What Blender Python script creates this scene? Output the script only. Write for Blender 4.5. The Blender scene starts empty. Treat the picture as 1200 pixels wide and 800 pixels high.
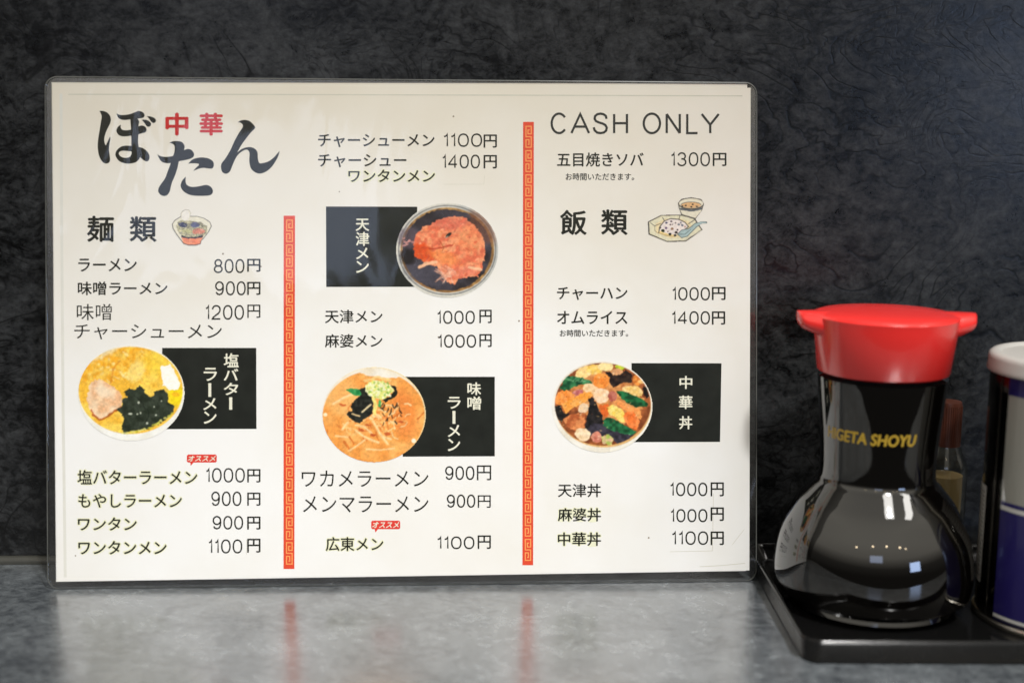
import bpy, math, random
import numpy as np
from mathutils import Matrix, Vector

MM = 0.001
sc = bpy.context.scene
col = sc.collection

# ------------------------------------------------------------------ camera
CP = np.array([17.27, -560.34, 193.94])
YAW, PIT, ROL, FPX = 0.05153, 0.16569, -0.00681, 1500.0
fwd = np.array([math.sin(YAW)*math.cos(PIT), math.cos(YAW)*math.cos(PIT), -math.sin(PIT)])
_r = np.array([math.cos(YAW), -math.sin(YAW), 0.0])
_d = np.cross(fwd, _r)
rgt = _r*math.cos(ROL) + _d*math.sin(ROL)
dwn = -_r*math.sin(ROL) + _d*math.cos(ROL)
cam = bpy.data.cameras.new('camera')
cam.sensor_width = 36.0
cam.lens = 36.0*FPX/1200.0
cam.clip_start = 0.01
cam.clip_end = 50.0
cam.dof.use_dof = True
cam.dof.focus_distance = 0.560
cam.dof.aperture_fstop = 4.6
cam_o = bpy.data.objects.new('camera', cam)
col.objects.link(cam_o)
M4 = Matrix(((rgt[0], -dwn[0], -fwd[0], CP[0]*MM),
             (rgt[1], -dwn[1], -fwd[1], CP[1]*MM),
             (rgt[2], -dwn[2], -fwd[2], CP[2]*MM),
             (0, 0, 0, 1)))
cam_o.matrix_world = M4
sc.camera = cam_o

# ------------------------------------------------------------------ world: a dim indoor room, paler towards its ceiling
w = bpy.data.worlds.new('World')
sc.world = w
w.use_nodes = True
nt = w.node_tree
bg = nt.nodes['Background']
tc = nt.nodes.new('ShaderNodeTexCoord')
sx = nt.nodes.new('ShaderNodeSeparateXYZ')
cr = nt.nodes.new('ShaderNodeValToRGB')
mr = nt.nodes.new('ShaderNodeMapRange')
mr.inputs[1].default_value = -1.0
mr.inputs[2].default_value = 1.0
nt.links.new(tc.outputs['Generated'], sx.inputs[0])
nt.links.new(sx.outputs[2], mr.inputs[0])
nt.links.new(mr.outputs[0], cr.inputs[0])
e = cr.color_ramp.elements
e[0].position = 0.0; e[0].color = (0.05, 0.047, 0.042, 1)
e[1].position = 1.0; e[1].color = (0.80, 0.76, 0.68, 1)
a = e.new(0.49); a.color = (0.05, 0.047, 0.042, 1)
a = e.new(0.56); a.color = (0.14, 0.131, 0.115, 1)
a = e.new(0.66); a.color = (0.95, 0.89, 0.77, 1)
a = e.new(0.80); a.color = (1.25, 1.18, 1.02, 1)
nt.links.new(cr.outputs[0], bg.inputs[0])
bg.inputs[1].default_value = 0.72

# ------------------------------------------------------------------ lamps of the room and one added spot
def area(name, loc, target, sx_, sy_, power, color, spin=0.0):
    l = bpy.data.lights.new(name, 'AREA')
    l.shape = 'RECTANGLE'; l.size = sx_; l.size_y = sy_
    l.energy = power; l.color = color
    o = bpy.data.objects.new(name, l)
    col.objects.link(o)
    o.location = loc
    q = (Vector(target)-Vector(loc)).to_track_quat('-Z', 'Y')
    o.rotation_euler = q.to_euler()
    return o

# two ceiling panels above the counter
area('ceiling_panel_light', (0.35, -0.62, 1.25), (0.35, -0.62, 0), 0.26, 0.80, 5.5, (1.0, 0.97, 0.92))
area('ceiling_panel_light', (0.98, -0.62, 1.25), (0.98, -0.62, 0), 0.26, 0.80, 5.5, (1.0, 0.97, 0.92))
# cool daylight from the street door, to the right behind the camera
area('doorway_light', (1.38, -2.1, 0.34), (0.2, 0, 0.15), 0.50, 0.36, 4.8, (0.50, 0.66, 1.0))
# small far window on the left behind the camera
area('window_light', (-0.42, -2.4, 0.78), (-0.05, 0, 0.12), 0.62, 0.36, 1.7, (0.58, 0.70, 1.0))
# added spot, aimed low so its soft edge dims the menu's upper part
sp = bpy.data.lights.new('added_spot_light', 'SPOT')
sp.energy = 86.0; sp.color = (1.0, 0.985, 0.97)
sp.spot_size = math.radians(44); sp.spot_blend = 0.9; sp.shadow_soft_size = 0.05
sp_o = bpy.data.objects.new('added_spot_light', sp)
col.objects.link(sp_o)
sp_o.location = (0.34, -0.78, 1.12)
sp_o.rotation_euler = (Vector((-0.03, -0.30, -0.06))-sp_o.location).to_track_quat('-Z', 'Y').to_euler()
# small warm pendant bulbs further back in the room
for (x, y, z) in ((-0.45, -1.9, 1.35), (0.15, -2.2, 1.5), (0.75, -2.0, 1.3), (1.2, -2.4, 1.5), (-1.1, -1.6, 1.2)):
    l = bpy.data.lights.new('pendant_bulb', 'POINT')
    l.energy = 1.1; l.color = (1.0, 0.78, 0.5); l.shadow_soft_size = 0.035
    o = bpy.data.objects.new('pendant_bulb', l)
    col.objects.link(o); o.location = (x, y, z)

sc.view_settings.view_transform = 'Standard'
sc.view_settings.look = 'None'
sc.view_settings.exposure = 0.0
sc.view_settings.gamma = 1.0
try:
    sc.cycles.use_denoising = True
    sc.cycles.max_bounces = 10
    sc.cycles.transparent_max_bounces = 12
    sc.cycles.sample_clamp_indirect = 4.0
    sc.cycles.caustics_reflective = False
    sc.cycles.caustics_refractive = False
except Exception:
    pass

# ------------------------------------------------------------------ helpers
def lin(c):
    out = []
    for v in c:
        v = v/255.0
        out.append(v/12.92 if v <= 0.04045 else ((v+0.055)/1.055)**2.4)
    return out

def link(o, parent=None):
    col.objects.link(o)
    if parent is not None:
        o.parent = parent
    return o

def mesh_obj(name, verts, faces, mat=None, parent=None, smooth=False):
    m = bpy.data.meshes.new(name)
    m.from_pydata([tuple(float(c) for c in v) for v in verts], [], faces)
    m.update()
    if mat is not None:
        m.materials.append(mat)
    if smooth:
        m.polygons.foreach_set('use_smooth', [True]*len(m.polygons))
    o = bpy.data.objects.new(name, m)
    return link(o, parent)

def empty(name, loc, label, cat):
    o = bpy.data.objects.new(name, None)
    o.empty_display_size = 0.02
    o.location = loc
    o['label'] = label; o['category'] = cat
    return link(o)

def newmat(name):
    m = bpy.data.materials.new(name)
    m.use_nodes = True
    return m, m.node_tree, m.node_tree.nodes['Principled BSDF']

def node(nt_, typ, **kw):
    n = nt_.nodes.new(typ)
    for k, v in kw.items():
        setattr(n, k, v)
    return n

def simple(name, rgb, rough=0.5, ior=1.5, metal=0.0, coat=0.0, noise=0.0, nscale=400.0, bump=0.0, bscale=600.0):
    m, t, b = newmat(name)
    b.inputs['Base Color'].default_value = (*rgb, 1)
    b.inputs['Roughness'].default_value = rough
    b.inputs['IOR'].default_value = ior
    b.inputs['Metallic'].default_value = metal
    b.inputs['Coat Weight'].default_value = coat
    b.inputs['Coat Roughness'].default_value = 0.04
    c = node(t, 'ShaderNodeTexCoord')
    if noise > 0:
        n = node(t, 'ShaderNodeTexNoise'); n.inputs['Scale'].default_value = nscale
        n.inputs['Detail'].default_value = 4
        t.links.new(c.outputs['Object'], n.inputs['Vector'])
        mx = node(t, 'ShaderNodeMix', data_type='RGBA')
        mx.inputs[6].default_value = (*[v*(1-noise) for v in rgb], 1)
        mx.inputs[7].default_value = (*[min(1, v*(1+noise)) for v in rgb], 1)
        t.links.new(n.outputs[0], mx.inputs[0])
        t.links.new(mx.outputs[2], b.inputs['Base Color'])
    if bump > 0:
        n2 = node(t, 'ShaderNodeTexNoise'); n2.inputs['Scale'].default_value = bscale
        n2.inputs['Detail'].default_value = 3
        t.links.new(c.outputs['Object'], n2.inputs['Vector'])
        bp = node(t, 'ShaderNodeBump'); bp.inputs['Strength'].default_value = bump
        bp.inputs['Distance'].default_value = 0.0003
        t.links.new(n2.outputs[0], bp.inputs['Height'])
        t.links.new(bp.outputs[0], b.inputs['Normal'])
    return m

def stone(name, dark, light, line_col, rough, ior, ang, contour_w, bumpd, sheen_noise=0.1, seed=0.0, cont=0.6, reg=9.0):
    """dark burl/slate laminate: cloudy tone, contour veins, fine fibres"""
    m, t, b = newmat(name)
    c = node(t, 'ShaderNodeTexCoord')
    mp = node(t, 'ShaderNodeMapping')
    mp.inputs['Location'].default_value = (seed, seed*0.7, seed*1.3)
    mp.inputs['Rotation'].default_value = ang
    t.links.new(c.outputs['Object'], mp.inputs[0])
    def noise_(scale, det, rough_, vec=None, dist=0.0, st=None):
        src = mp.outputs[0] if vec is None else vec
        if st is not None:
            k = node(t, 'ShaderNodeMapping'); k.inputs['Scale'].default_value = st
            t.links.new(src, k.inputs[0]); src = k.outputs[0]
        n = node(t, 'ShaderNodeTexNoise')
        n.inputs['Scale'].default_value = scale; n.inputs['Detail'].default_value = det
        n.inputs['Roughness'].default_value = rough_; n.inputs['Distortion'].default_value = dist
        t.links.new(src, n.inputs['Vector'])
        return n.outputs[0]
    def math_(op, a_, b_=None, clamp=False):
        n = node(t, 'ShaderNodeMath', operation=op); n.use_clamp = clamp
        for i, v in enumerate((a_, b_)):
            if v is None: continue
            if isinstance(v, (int, float)): n.inputs[i].default_value = v
            else: t.links.new(v, n.inputs[i])
        return n.outputs[0]
    cloud = noise_(reg, 5, 0.6, dist=0.4)
    base = noise_(12, 4.5, 0.52, dist=0.9, st=(1, 1, 1.5))
    # contour lines of the base field
    k = math_('MULTIPLY', base, 13.0)
    fr = math_('FRACT', k)
    ab = math_('ABSOLUTE', math_('SUBTRACT', fr, 0.5))
    ln = math_('SUBTRACT', 1.0, math_('DIVIDE', ab, contour_w), True)
    msk = node(t, 'ShaderNodeMapRange'); msk.clamp = True
    msk.inputs[1].default_value = 0.40; msk.inputs[2].default_value = 0.54
    t.links.new(noise_(24, 3, 0.55), msk.inputs[0])
    ln = math_('MULTIPLY', ln, msk.outputs[0])
    base2 = noise_(31, 4, 0.55, dist=1.1, st=(1, 1, 1.3))
    ab2 = math_('ABSOLUTE', math_('SUBTRACT', math_('FRACT', math_('MULTIPLY', base2, 8.0)), 0.5))
    msk2 = node(t, 'ShaderNodeMapRange'); msk2.clamp = True
    msk2.inputs[1].default_value = 0.46; msk2.inputs[2].default_value = 0.60
    t.links.new(noise_(11, 3, 0.6), msk2.inputs[0])
    ln2 = math_('MULTIPLY', math_('SUBTRACT', 1.0, math_('DIVIDE', ab2, contour_w*1.3), True), msk2.outputs[0])
    ln = math_('MAXIMUM', ln, math_('MULTIPLY', ln2, 0.8))
    fib = noise_(330, 6, 0.72, dist=0.3, st=(0.8, 1, 1.2))
    gr = noise_(85, 6, 0.78, dist=0.6, st=(0.9, 1, 1.15))
    f1 = math_('ADD', math_('MULTIPLY', cloud, 0.7), math_('MULTIPLY', gr, 0.95))
    f1 = math_('ADD', math_('SUBTRACT', f1, 0.15), math_('MULTIPLY', fib, 0.85))
    mr_ = node(t, 'ShaderNodeMapRange'); mr_.clamp = True
    mr_.inputs[1].default_value = 0.94; mr_.inputs[2].default_value = 1.34
    t.links.new(f1, mr_.inputs[0])
    mx = node(t, 'ShaderNodeMix', data_type='RGBA')
    mx.inputs[6].default_value = (*dark, 1); mx.inputs[7].default_value = (*light, 1)
    t.links.new(mr_.outputs[0], mx.inputs[0])
    m2 = node(t, 'ShaderNodeMix', data_type='RGBA')
    m2.inputs[7].default_value = (*line_col, 1)
    t.links.new(math_('MULTIPLY', ln, cont), m2.inputs[0])
    t.links.new(mx.outputs[2], m2.inputs[6])
    t.links.new(m2.outputs[2], b.inputs['Base Color'])
    rr = math_('ADD', rough-sheen_noise*0.5, math_('MULTIPLY', gr, sheen_noise))
    t.links.new(rr, b.inputs['Roughness'])
    b.inputs['IOR'].default_value = ior
    h = math_('SUBTRACT', math_('ADD', math_('MULTIPLY', fib, 0.5), math_('MULTIPLY', gr, 0.6)), math_('MULTIPLY', ln, 0.42))
    bp = node(t, 'ShaderNodeBump'); bp.inputs['Strength'].default_value = 1.0
    bp.inputs['Distance'].default_value = bumpd
    t.links.new(h, bp.inputs['Height'])
    t.links.new(bp.outputs[0], b.inputs['Normal'])
    return m

# ------------------------------------------------------------------ setting
wall_mat = stone('slate_wall', (0.0030, 0.0033, 0.0036), (0.046, 0.048, 0.050), (0.0003, 0.0003, 0.0004), 0.30, 1.39,
                 (0.1, 0.0, 0.05), 0.135, 0.00008, 0.20, 3.1, 0.85)
counter_mat = stone('slate_counter', (0.040, 0.046, 0.053), (0.150, 0.166, 0.178), (0.018, 0.022, 0.026), 0.225, 3.1,
                    (0.0, 0.0, 0.25), 0.09, 0.000012, 0.05, 7.7, 0.35, 16.0)

def box(name, lo, hi, mat, parent=None):
    x0, y0, z0 = [v*MM for v in lo]; x1, y1, z1 = [v*MM for v in hi]
    v = [(x0, y0, z0), (x1, y0, z0), (x1, y1, z0), (x0, y1, z0), (x0, y0, z1), (x1, y0, z1), (x1, y1, z1), (x0, y1, z1)]
    f = [(0, 3, 2, 1), (4, 5, 6, 7), (0, 1, 5, 4), (1, 2, 6, 5), (2, 3, 7, 6), (3, 0, 4, 7)]
    return mesh_obj(name, v, f, mat, parent)

wl = box('wall', (-1200, 0, -30), (1400, 25, 900), wall_mat)
wl['kind'] = 'structure'
ct = box('counter', (-1200, -236, -30), (1400, -0.15, 0), counter_mat)
ct['kind'] = 'structure'
trim_mat = simple('wall_trim', (0.045, 0.045, 0.038), 0.35, noise=0.35, nscale=60)
# quarter-round sealing bead along the foot of the wall
tv, tf = [], []
prof = [(0.0, 3.4)] + [(-2.4*math.sin(t_), 0.2+3.2*math.cos(t_)) for t_ in np.linspace(0.25, math.pi/2, 7)] + [(-2.4, 0.05)]
NX = 60
for i in range(NX+1):
    x = -700+1500*i/NX
    for (py, pz) in prof:
        tv.append((x*MM, (py-0.3)*MM, (pz+0.06)*MM))
n_ = len(prof)
for i in range(NX):
    for j in range(n_-1):
        tf.append((i*n_+j, (i+1)*n_+j, (i+1)*n_+j+1, i*n_+j+1))
tr = mesh_obj('wall_trim', tv, tf, trim_mat, smooth=True)
tr['kind'] = 'structure'

# ------------------------------------------------------------------ the laminated menu: its own frame
TH = 0.1546
MO = np.array([0.0, -33.6, 0.05])
MU = np.array([1.0, 0, 0]); MV = np.array([0, math.sin(TH), math.cos(TH)]); MN = np.cross(MU, MV)
menu = empty('laminated_menu', (0, 0, 0), 'white laminated paper menu with dish photos and prices leaning on the dark wall', 'menu')
menu.matrix_world = Matrix(((MU[0], MV[0], MN[0], MO[0]*MM), (MU[1], MV[1], MN[1], MO[1]*MM),
                            (MU[2], MV[2], MN[2], MO[2]*MM), (0, 0, 0, 1)))
PZ = 0.40     # height of the paper's face in the menu frame, mm

def to_menu(px, py, z=PZ):
    """measured position on the photograph's menu -> position on the menu sheet, mm"""
    px = np.asarray(px, float); py = np.asarray(py, float)
    v = fwd + rgt*((px[..., None]-600)/FPX) + dwn*((py[..., None]-400)/FPX)
    o = MO + MN*z
    t_ = ((o-CP)@MN)/(v@MN)
    P = CP + v*t_[..., None] - MO
    return np.stack([P@MU, P@MV], -1)

def sheet(name, pts2, faces, z, mat, smooth=False):
    """flat print on the sheet; pts2 in photo coordinates"""
    p = np.array(pts2, float)
    q = to_menu(p[:, 0], p[:, 1])
    zz = z if np.ndim(z) else np.full(len(q), z)
    v = [(a_[0]*MM, a_[1]*MM, zc*MM) for a_, zc in zip(q, zz)]
    return mesh_obj(name, v, faces, mat, menu, smooth)

# ---- inks
def ink(name, rgb, rough=0.55, var=0.25):
    m, t, b = newmat(name)
    c = node(t, 'ShaderNodeTexCoord')
    n = node(t, 'ShaderNodeTexNoise'); n.inputs['Scale'].default_value = 130; n.inputs['Detail'].default_value = 5
    t.links.new(c.outputs['Object'], n.inputs['Vector'])
    mx = node(t, 'ShaderNodeMix', data_type='RGBA')
    mx.inputs[6].default_value = (*[v*(1-var) for v in rgb], 1)
    mx.inputs[7].default_value = (*[min(1, v*(1+var)+0.002) for v in rgb], 1)
    t.links.new(n.outputs[0], mx.inputs[0]); t.links.new(mx.outputs[2], b.inputs['Base Color'])
    b.inputs['Roughness'].default_value = rough
    b.inputs['Specular IOR Level'].default_value = 0.1
    return m
ink_black = ink('black_ink', (0.012, 0.013, 0.009))
ink_grey = ink('grey_ink', (0.030, 0.031, 0.028))
ink_red = ink('red_ink', (0.55, 0.022, 0.022))
ink_panel = ink('panel_ink', (0.014, 0.016, 0.013), 0.5, 0.5)
ink_cream = ink('cream_ink', (0.80, 0.78, 0.64), 0.5, 0.05)
ink_strip = ink('strip_red_ink', (0.74, 0.075, 0.035), 0.5, 0.15)
ink_gold = ink('strip_orange_ink', (0.95, 0.36, 0.11), 0.5, 0.10)
ink_badge = ink('badge_ink', (0.72, 0.055, 0.04), 0.5, 0.1)
ink_mark = ink('faded_mark_ink', (0.62, 0.60, 0.50), 0.6, 0.12)
ink_halo = ink('faded_halo_ink', (0.82, 0.82, 0.60), 0.6, 0.04)

# ---- paper
def paper_material():
    m, t, b = newmat('menu_paper')
    c = node(t, 'ShaderNodeTexCoord')
    n = node(t, 'ShaderNodeTexNoise'); n.inputs['Scale'].default_value = 11; n.inputs['Detail'].default_value = 5
    n.inputs['Roughness'].default_value = 0.55
    t.links.new(c.outputs['Object'], n.inputs['Vector'])
    r = node(t, 'ShaderNodeValToRGB')
    r.color_ramp.elements[0].position = 0.36; r.color_ramp.elements[0].color = (0.83, 0.81, 0.76, 1)
    r.color_ramp.elements[1].position = 0.60; r.color_ramp.elements[1].color = (0.885, 0.88, 0.865, 1)
    t.links.new(n.outputs[0], r.inputs[0])
    # yellowed upper part of the sheet, deepened to paint in its dimmer light
    s = node(t, 'ShaderNodeSeparateXYZ'); t.links.new(c.outputs['Object'], s.inputs[0])
    n2 = node(t, 'ShaderNodeTexNoise'); n2.inputs['Scale'].default_value = 16; n2.inputs['Detail'].default_value = 4
    t.links.new(c.outputs['Object'], n2.inputs['Vector'])
    ad = node(t, 'ShaderNodeMath', operation='MULTIPLY_ADD')
    ad.inputs[1].default_value = 0.07
    t.links.new(n2.outputs[0], ad.inputs[0]); t.links.new(s.outputs[1], ad.inputs[2])
    mp = node(t, 'ShaderNodeMapRange'); mp.clamp = True
    mp.inputs[1].default_value = 0.135; mp.inputs[2].default_value = 0.245
    t.links.new(ad.outputs[0], mp.inputs[0])
    mx = node(t, 'ShaderNodeMix', data_type='RGBA'); mx.blend_type = 'MULTIPLY'
    mx.inputs[7].default_value = (0.90, 0.85, 0.75, 1)
    t.links.new(mp.outputs[0], mx.inputs[0]); t.links.new(r.outputs[0], mx.inputs[6])
    # small specks of dirt
    v = node(t, 'ShaderNodeTexVoronoi'); v.inputs['Scale'].default_value = 55
    t.links.new(c.outputs['Object'], v.inputs['Vector'])
    lt = node(t, 'ShaderNodeMath', operation='LESS_THAN'); lt.inputs[1].default_value = 0.022
    t.links.new(v.outputs['Distance'], lt.inputs[0])
    m3 = node(t, 'ShaderNodeMix', data_type='RGBA'); m3.inputs[7].default_value = (0.25, 0.2, 0.14, 1)
    t.links.new(lt.outputs[0], m3.inputs[0]); t.links.new(mx.outputs[2], m3.inputs[6])
    t.links.new(m3.outputs[2], b.inputs['Base Color'])
    b.inputs['Roughness'].default_value = 0.7
    return m
paper_mat = paper_material()

def quad_slab(name, c4, ztop, zbot, mat):
    q = to_menu(np.array([p[0] for p in c4]), np.array([p[1] for p in c4]))
    v = [(a_[0]*MM, a_[1]*MM, ztop*MM) for a_ in q] + [(a_[0]*MM, a_[1]*MM, zbot*MM) for a_ in q]
    f = [(3, 2, 1, 0), (4, 5, 6, 7), (0, 1, 5, 4), (1, 2, 6, 5), (2, 3, 7, 6), (3, 0, 4, 7)]
    return mesh_obj(name, v, f, mat, menu)
quad_slab('paper_sheet', [(60.2, 96.6), (875.6, 98.2), (874.0, 668.5), (65.6, 681.2)], PZ, PZ-0.12, paper_mat)
quad_slab('paper_sheet', [(61.2, 98.6), (879.8, 103.0), (878.3, 668.0), (66.4, 680.6)], PZ-0.13, PZ-0.25, paper_mat)

# ---- transparent film
def film_material():
    m = bpy.data.materials.new('clear_film'); m.use_nodes = True
    t = m.node_tree; t.nodes.clear()
    out = node(t, 'ShaderNodeOutputMaterial')
    tr_ = node(t, 'ShaderNodeBsdfTransparent'); tr_.inputs[0].default_value = (0.985, 0.985, 0.98, 1)
    gl = node(t, 'ShaderNodeBsdfGlossy'); gl.inputs['Roughness'].default_value = 0.05
    fr = node(t, 'ShaderNodeFresnel')
    ge = node(t, 'ShaderNodeNewGeometry'); io = node(t, 'ShaderNodeMapRange')   # a thin film: the same reflection from both sides
    io.inputs[3].default_value = 1.5; io.inputs[4].default_value = 1/1.5
    t.links.new(ge.outputs['Backfacing'], io.inputs[0]); t.links.new(io.outputs[0], fr.inputs[0])
    mx = node(t, 'ShaderNodeMixShader')
    c = node(t, 'ShaderNodeTexCoord')
    mp = node(t, 'ShaderNodeMapping'); mp.inputs['Scale'].default_value = (1.6, 0.7, 1)
    n = node(t, 'ShaderNodeTexNoise'); n.inputs['Scale'].default_value = 14; n.inputs['Detail'].default_value = 2.5
    n.inputs['Distortion'].default_value = 1.2
    bp = node(t, 'ShaderNodeBump'); bp.inputs['Distance'].default_value = 0.0010; bp.inputs['Strength'].default_value = 1.0
    t.links.new(c.outputs['Object'], mp.inputs[0]); t.links.new(mp.outputs[0], n.inputs['Vector'])
    t.links.new(n.outputs[0], bp.inputs['Height'])
    t.links.new(bp.outputs[0], gl.inputs['Normal'])
    t.links.new(fr.outputs[0], mx.inputs[0]); t.links.new(tr_.outputs[0], mx.inputs[1]); t.links.new(gl.outputs[0], mx.inputs[2])
    t.links.new(mx.outputs[0], out.inputs[0])
    return m
film_mat = film_material()

def rounded_rect(w_, h_, r, n=8, cx=0.0, cy=0.0):
    pts = []
    for (sx_, sy_, a0) in ((1, 1, 0), (-1, 1, 90), (-1, -1, 180), (1, -1, 270)):
        for i in range(n+1):
            a_ = math.radians(a0+90*i/n)
            pts.append((cx+sx_*(w_/2-r)+r*math.cos(a_), cy+sy_*(h_/2-r)+r*math.sin(a_)))
    return pts

def loft(name, rings, mat, parent, cap0=True, cap1=True, smooth=True):
    n = len(rings[0]); v = [p for r_ in rings for p in r_]; f = []
    for i in range(len(rings)-1):
        for j in range(n):
            k = (j+1) % n
            f.append((i*n+j, i*n+k, (i+1)*n+k, (i+1)*n+j))
    if cap0: f.append(tuple(reversed(range(n))))
    if cap1: f.append(tuple(range((len(rings)-1)*n, len(rings)*n)))
    o = mesh_obj(name, [(x*MM, y*MM, z*MM) for x, y, z in v], f, mat, parent, smooth)
    return o

def auto_smooth(o, deg=35):
    m = o.data
    m.polygons.foreach_set('use_smooth', [True]*len(m.polygons))
    try:
        m.set_sharp_from_angle(angle=math.radians(deg))
    except Exception:
        pass
    return o

fr_ = []
for (ins, z) in ((0.25, 0.0), (0.0, 0.12), (0.0, 0.62), (0.10, 0.74), (0.30, 0.80)):
    fr_.append([(x, y, z) for x, y in rounded_rect(303-2*ins, 216-2*ins, 5.0-ins, 8, 0, 108)])
loft('laminating_film', fr_, film_mat, menu, smooth=False)
# the two films fused together round the paper: a slightly hazier margin
bm = bpy.data.materials.new('fused_film_margin'); bm.use_nodes = True
t_ = bm.node_tree; t_.nodes.clear()
o1 = node(t_, 'ShaderNodeOutputMaterial'); m1 = node(t_, 'ShaderNodeMixShader'); a1 = node(t_, 'ShaderNodeBsdfTransparent')
g1 = node(t_, 'ShaderNodeBsdfGlossy'); g1.inputs['Roughness'].default_value = 0.25
m1.inputs[0].default_value = 0.13
t_.links.new(a1.outputs[0], m1.inputs[1]); t_.links.new(g1.outputs[0], m1.inputs[2]); t_.links.new(m1.outputs[0], o1.inputs[0])
pin = to_menu(np.array([61.0, 879.5, 878.0, 66.2]), np.array([97.5, 99.5, 667.6, 680.4]))
mo_ = [(x, y, 0.40) for x, y in rounded_rect(302.2, 215.2, 4.6, 8, 0, 108)]
mi_ = []
for q_, cidx in ((0, 1), (1, 0), (2, 3), (3, 2)):
    for i in range(9): mi_.append((pin[cidx][0]+(i-4)*1e-4*(1 if q_ in (2, 3) else -1), pin[cidx][1]+(i-4)*1e-4, 0.40))
nn_ = len(mo_)
mesh_obj('film_margin', [(x*MM, y*MM, z*MM) for x, y, z in mo_+mi_], [(i, (i+1) % nn_, nn_+(i+1) % nn_, nn_+i) for i in range(nn_)], bm, menu)
# pressed seam: the narrow raised welt round the film's outer edge
seam_mat = simple('film_seam', (0.09, 0.093, 0.087), 0.22, 1.5, noise=0.4, nscale=90)
sv, sf = [], []
ro = rounded_rect(303.5, 216.5, 5.2, 8, 0, 108); ri = rounded_rect(302.5, 215.5, 4.7, 8, 0, 108)
N4 = len(ro)
for (pts_, z) in ((ro, 0.15), (ro, 0.80), (ri, 0.90), (ri, 0.82)):
    sv += [(x*MM, max(y, 0.0)*MM, z*MM) for x, y in pts_]
for i in range(3):
    for j in range(N4):
        k = (j+1) % N4
        sf.append((i*N4+j, i*N4+k, (i+1)*N4+k, (i+1)*N4+j))
auto_smooth(mesh_obj('film_seam', sv, sf, seam_mat, menu), 60)

# ---- lettering -----------------------------------------------------------
_gcache = {}
def glyph(s, off):
    key = (s, off)
    if key not in _gcache:
        c = bpy.data.curves.new('tmp', 'FONT'); c.body = s; c.size = 1.0; c.offset = off
        c.resolution_u = 3
        o = bpy.data.objects.new('tmp', c); col.objects.link(o)
        dg = bpy.context.evaluated_depsgraph_get(); dg.update()
        m = o.evaluated_get(dg).to_mesh()
        v = np.array([tuple(p.co)[:2] for p in m.vertices]); f = [tuple(p.vertices) for p in m.polygons]
        o.evaluated_get(dg).to_mesh_clear()
        bpy.data.objects.remove(o); bpy.data.curves.remove(c)
        _gcache[key] = (v, f)
    return _gcache[key]

class Ink:
    """collects flat shapes in photo coordinates, each a hair above the last"""
    def __init__(s, z0=PZ+0.05):
        s.v, s.f, s.z, s.lvl = [], [], [], z0
    def add(s, pts, faces):
        b0 = len(s.v)
        s.v += [tuple(p) for p in pts]; s.z += [s.lvl]*len(pts)
        s.f += [tuple(i+b0 for i in f) for f in faces]
        s.lvl += 0.0012
        return s
    def text(s, body, x0, y0, x1, y1, off=0.0, bold=0.0, rot=False, slant=0.0):
        v, f = glyph(body, off)
        v = v.copy()
        if rot: v = np.stack([v[:, 1], -v[:, 0]], 1)
        lo, hi = v.min(0), v.max(0)
        u = (v-lo)/(hi-lo)
        X = x0+u[:, 0]*(x1-x0) + slant*(u[:, 1]-0.5)*(y1-y0); Y = y1-u[:, 1]*(y1-y0)
        sh = [(0, 0)] if bold <= 0 else [(-bold, 0), (bold, 0), (0, -bold*.8), (0, bold*.8)]
        for dx, dy in sh:
            s.add(np.stack([X+dx, Y+dy], 1), f)
        return s
    def ribbon(s, pts, wd, closed=False):
        p = np.array(pts, float)
        if closed: p = np.vstack([p, p[:1]])
        n = len(p)
        d = np.diff(p, axis=0); d /= np.linalg.norm(d, axis=1)[:, None]+1e-9
        L, Rr = [], []
        for i in range(n):
            if closed: a_, b_ = d[(i-1) % (n-1)], d[i % (n-1)]
            else: a_, b_ = d[max(i-1, 0)], d[min(i, n-2)]
            t_ = a_+b_; t_ /= np.linalg.norm(t_)+1e-9
            nn = np.array([-t_[1], t_[0]])
            cs = max(0.45, abs(nn@np.array([-b_[1], b_[0]])))
            L.append(p[i]+nn*wd/2/cs); Rr.append(p[i]-nn*wd/2/cs)
        s.add(np.array(L+Rr), [(i, i+1, n+i+1, n+i) for i in range(n-1)])
        return s
    def build(s, name, mat):
        return sheet(name, s.v, s.f, np.array(s.z), mat)

def arc(cx, cy, rx, ry, a0, a1, n=14, pw=1.0):
    out = []
    for i in range(n+1):
        a_ = math.radians(a0+(a1-a0)*i/n)
        c, s = math.cos(a_), math.sin(a_)
        out.append((cx+rx*math.copysign(abs(c)**pw, c), cy+ry*math.copysign(abs(s)**pw, s)))
    return out
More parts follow.
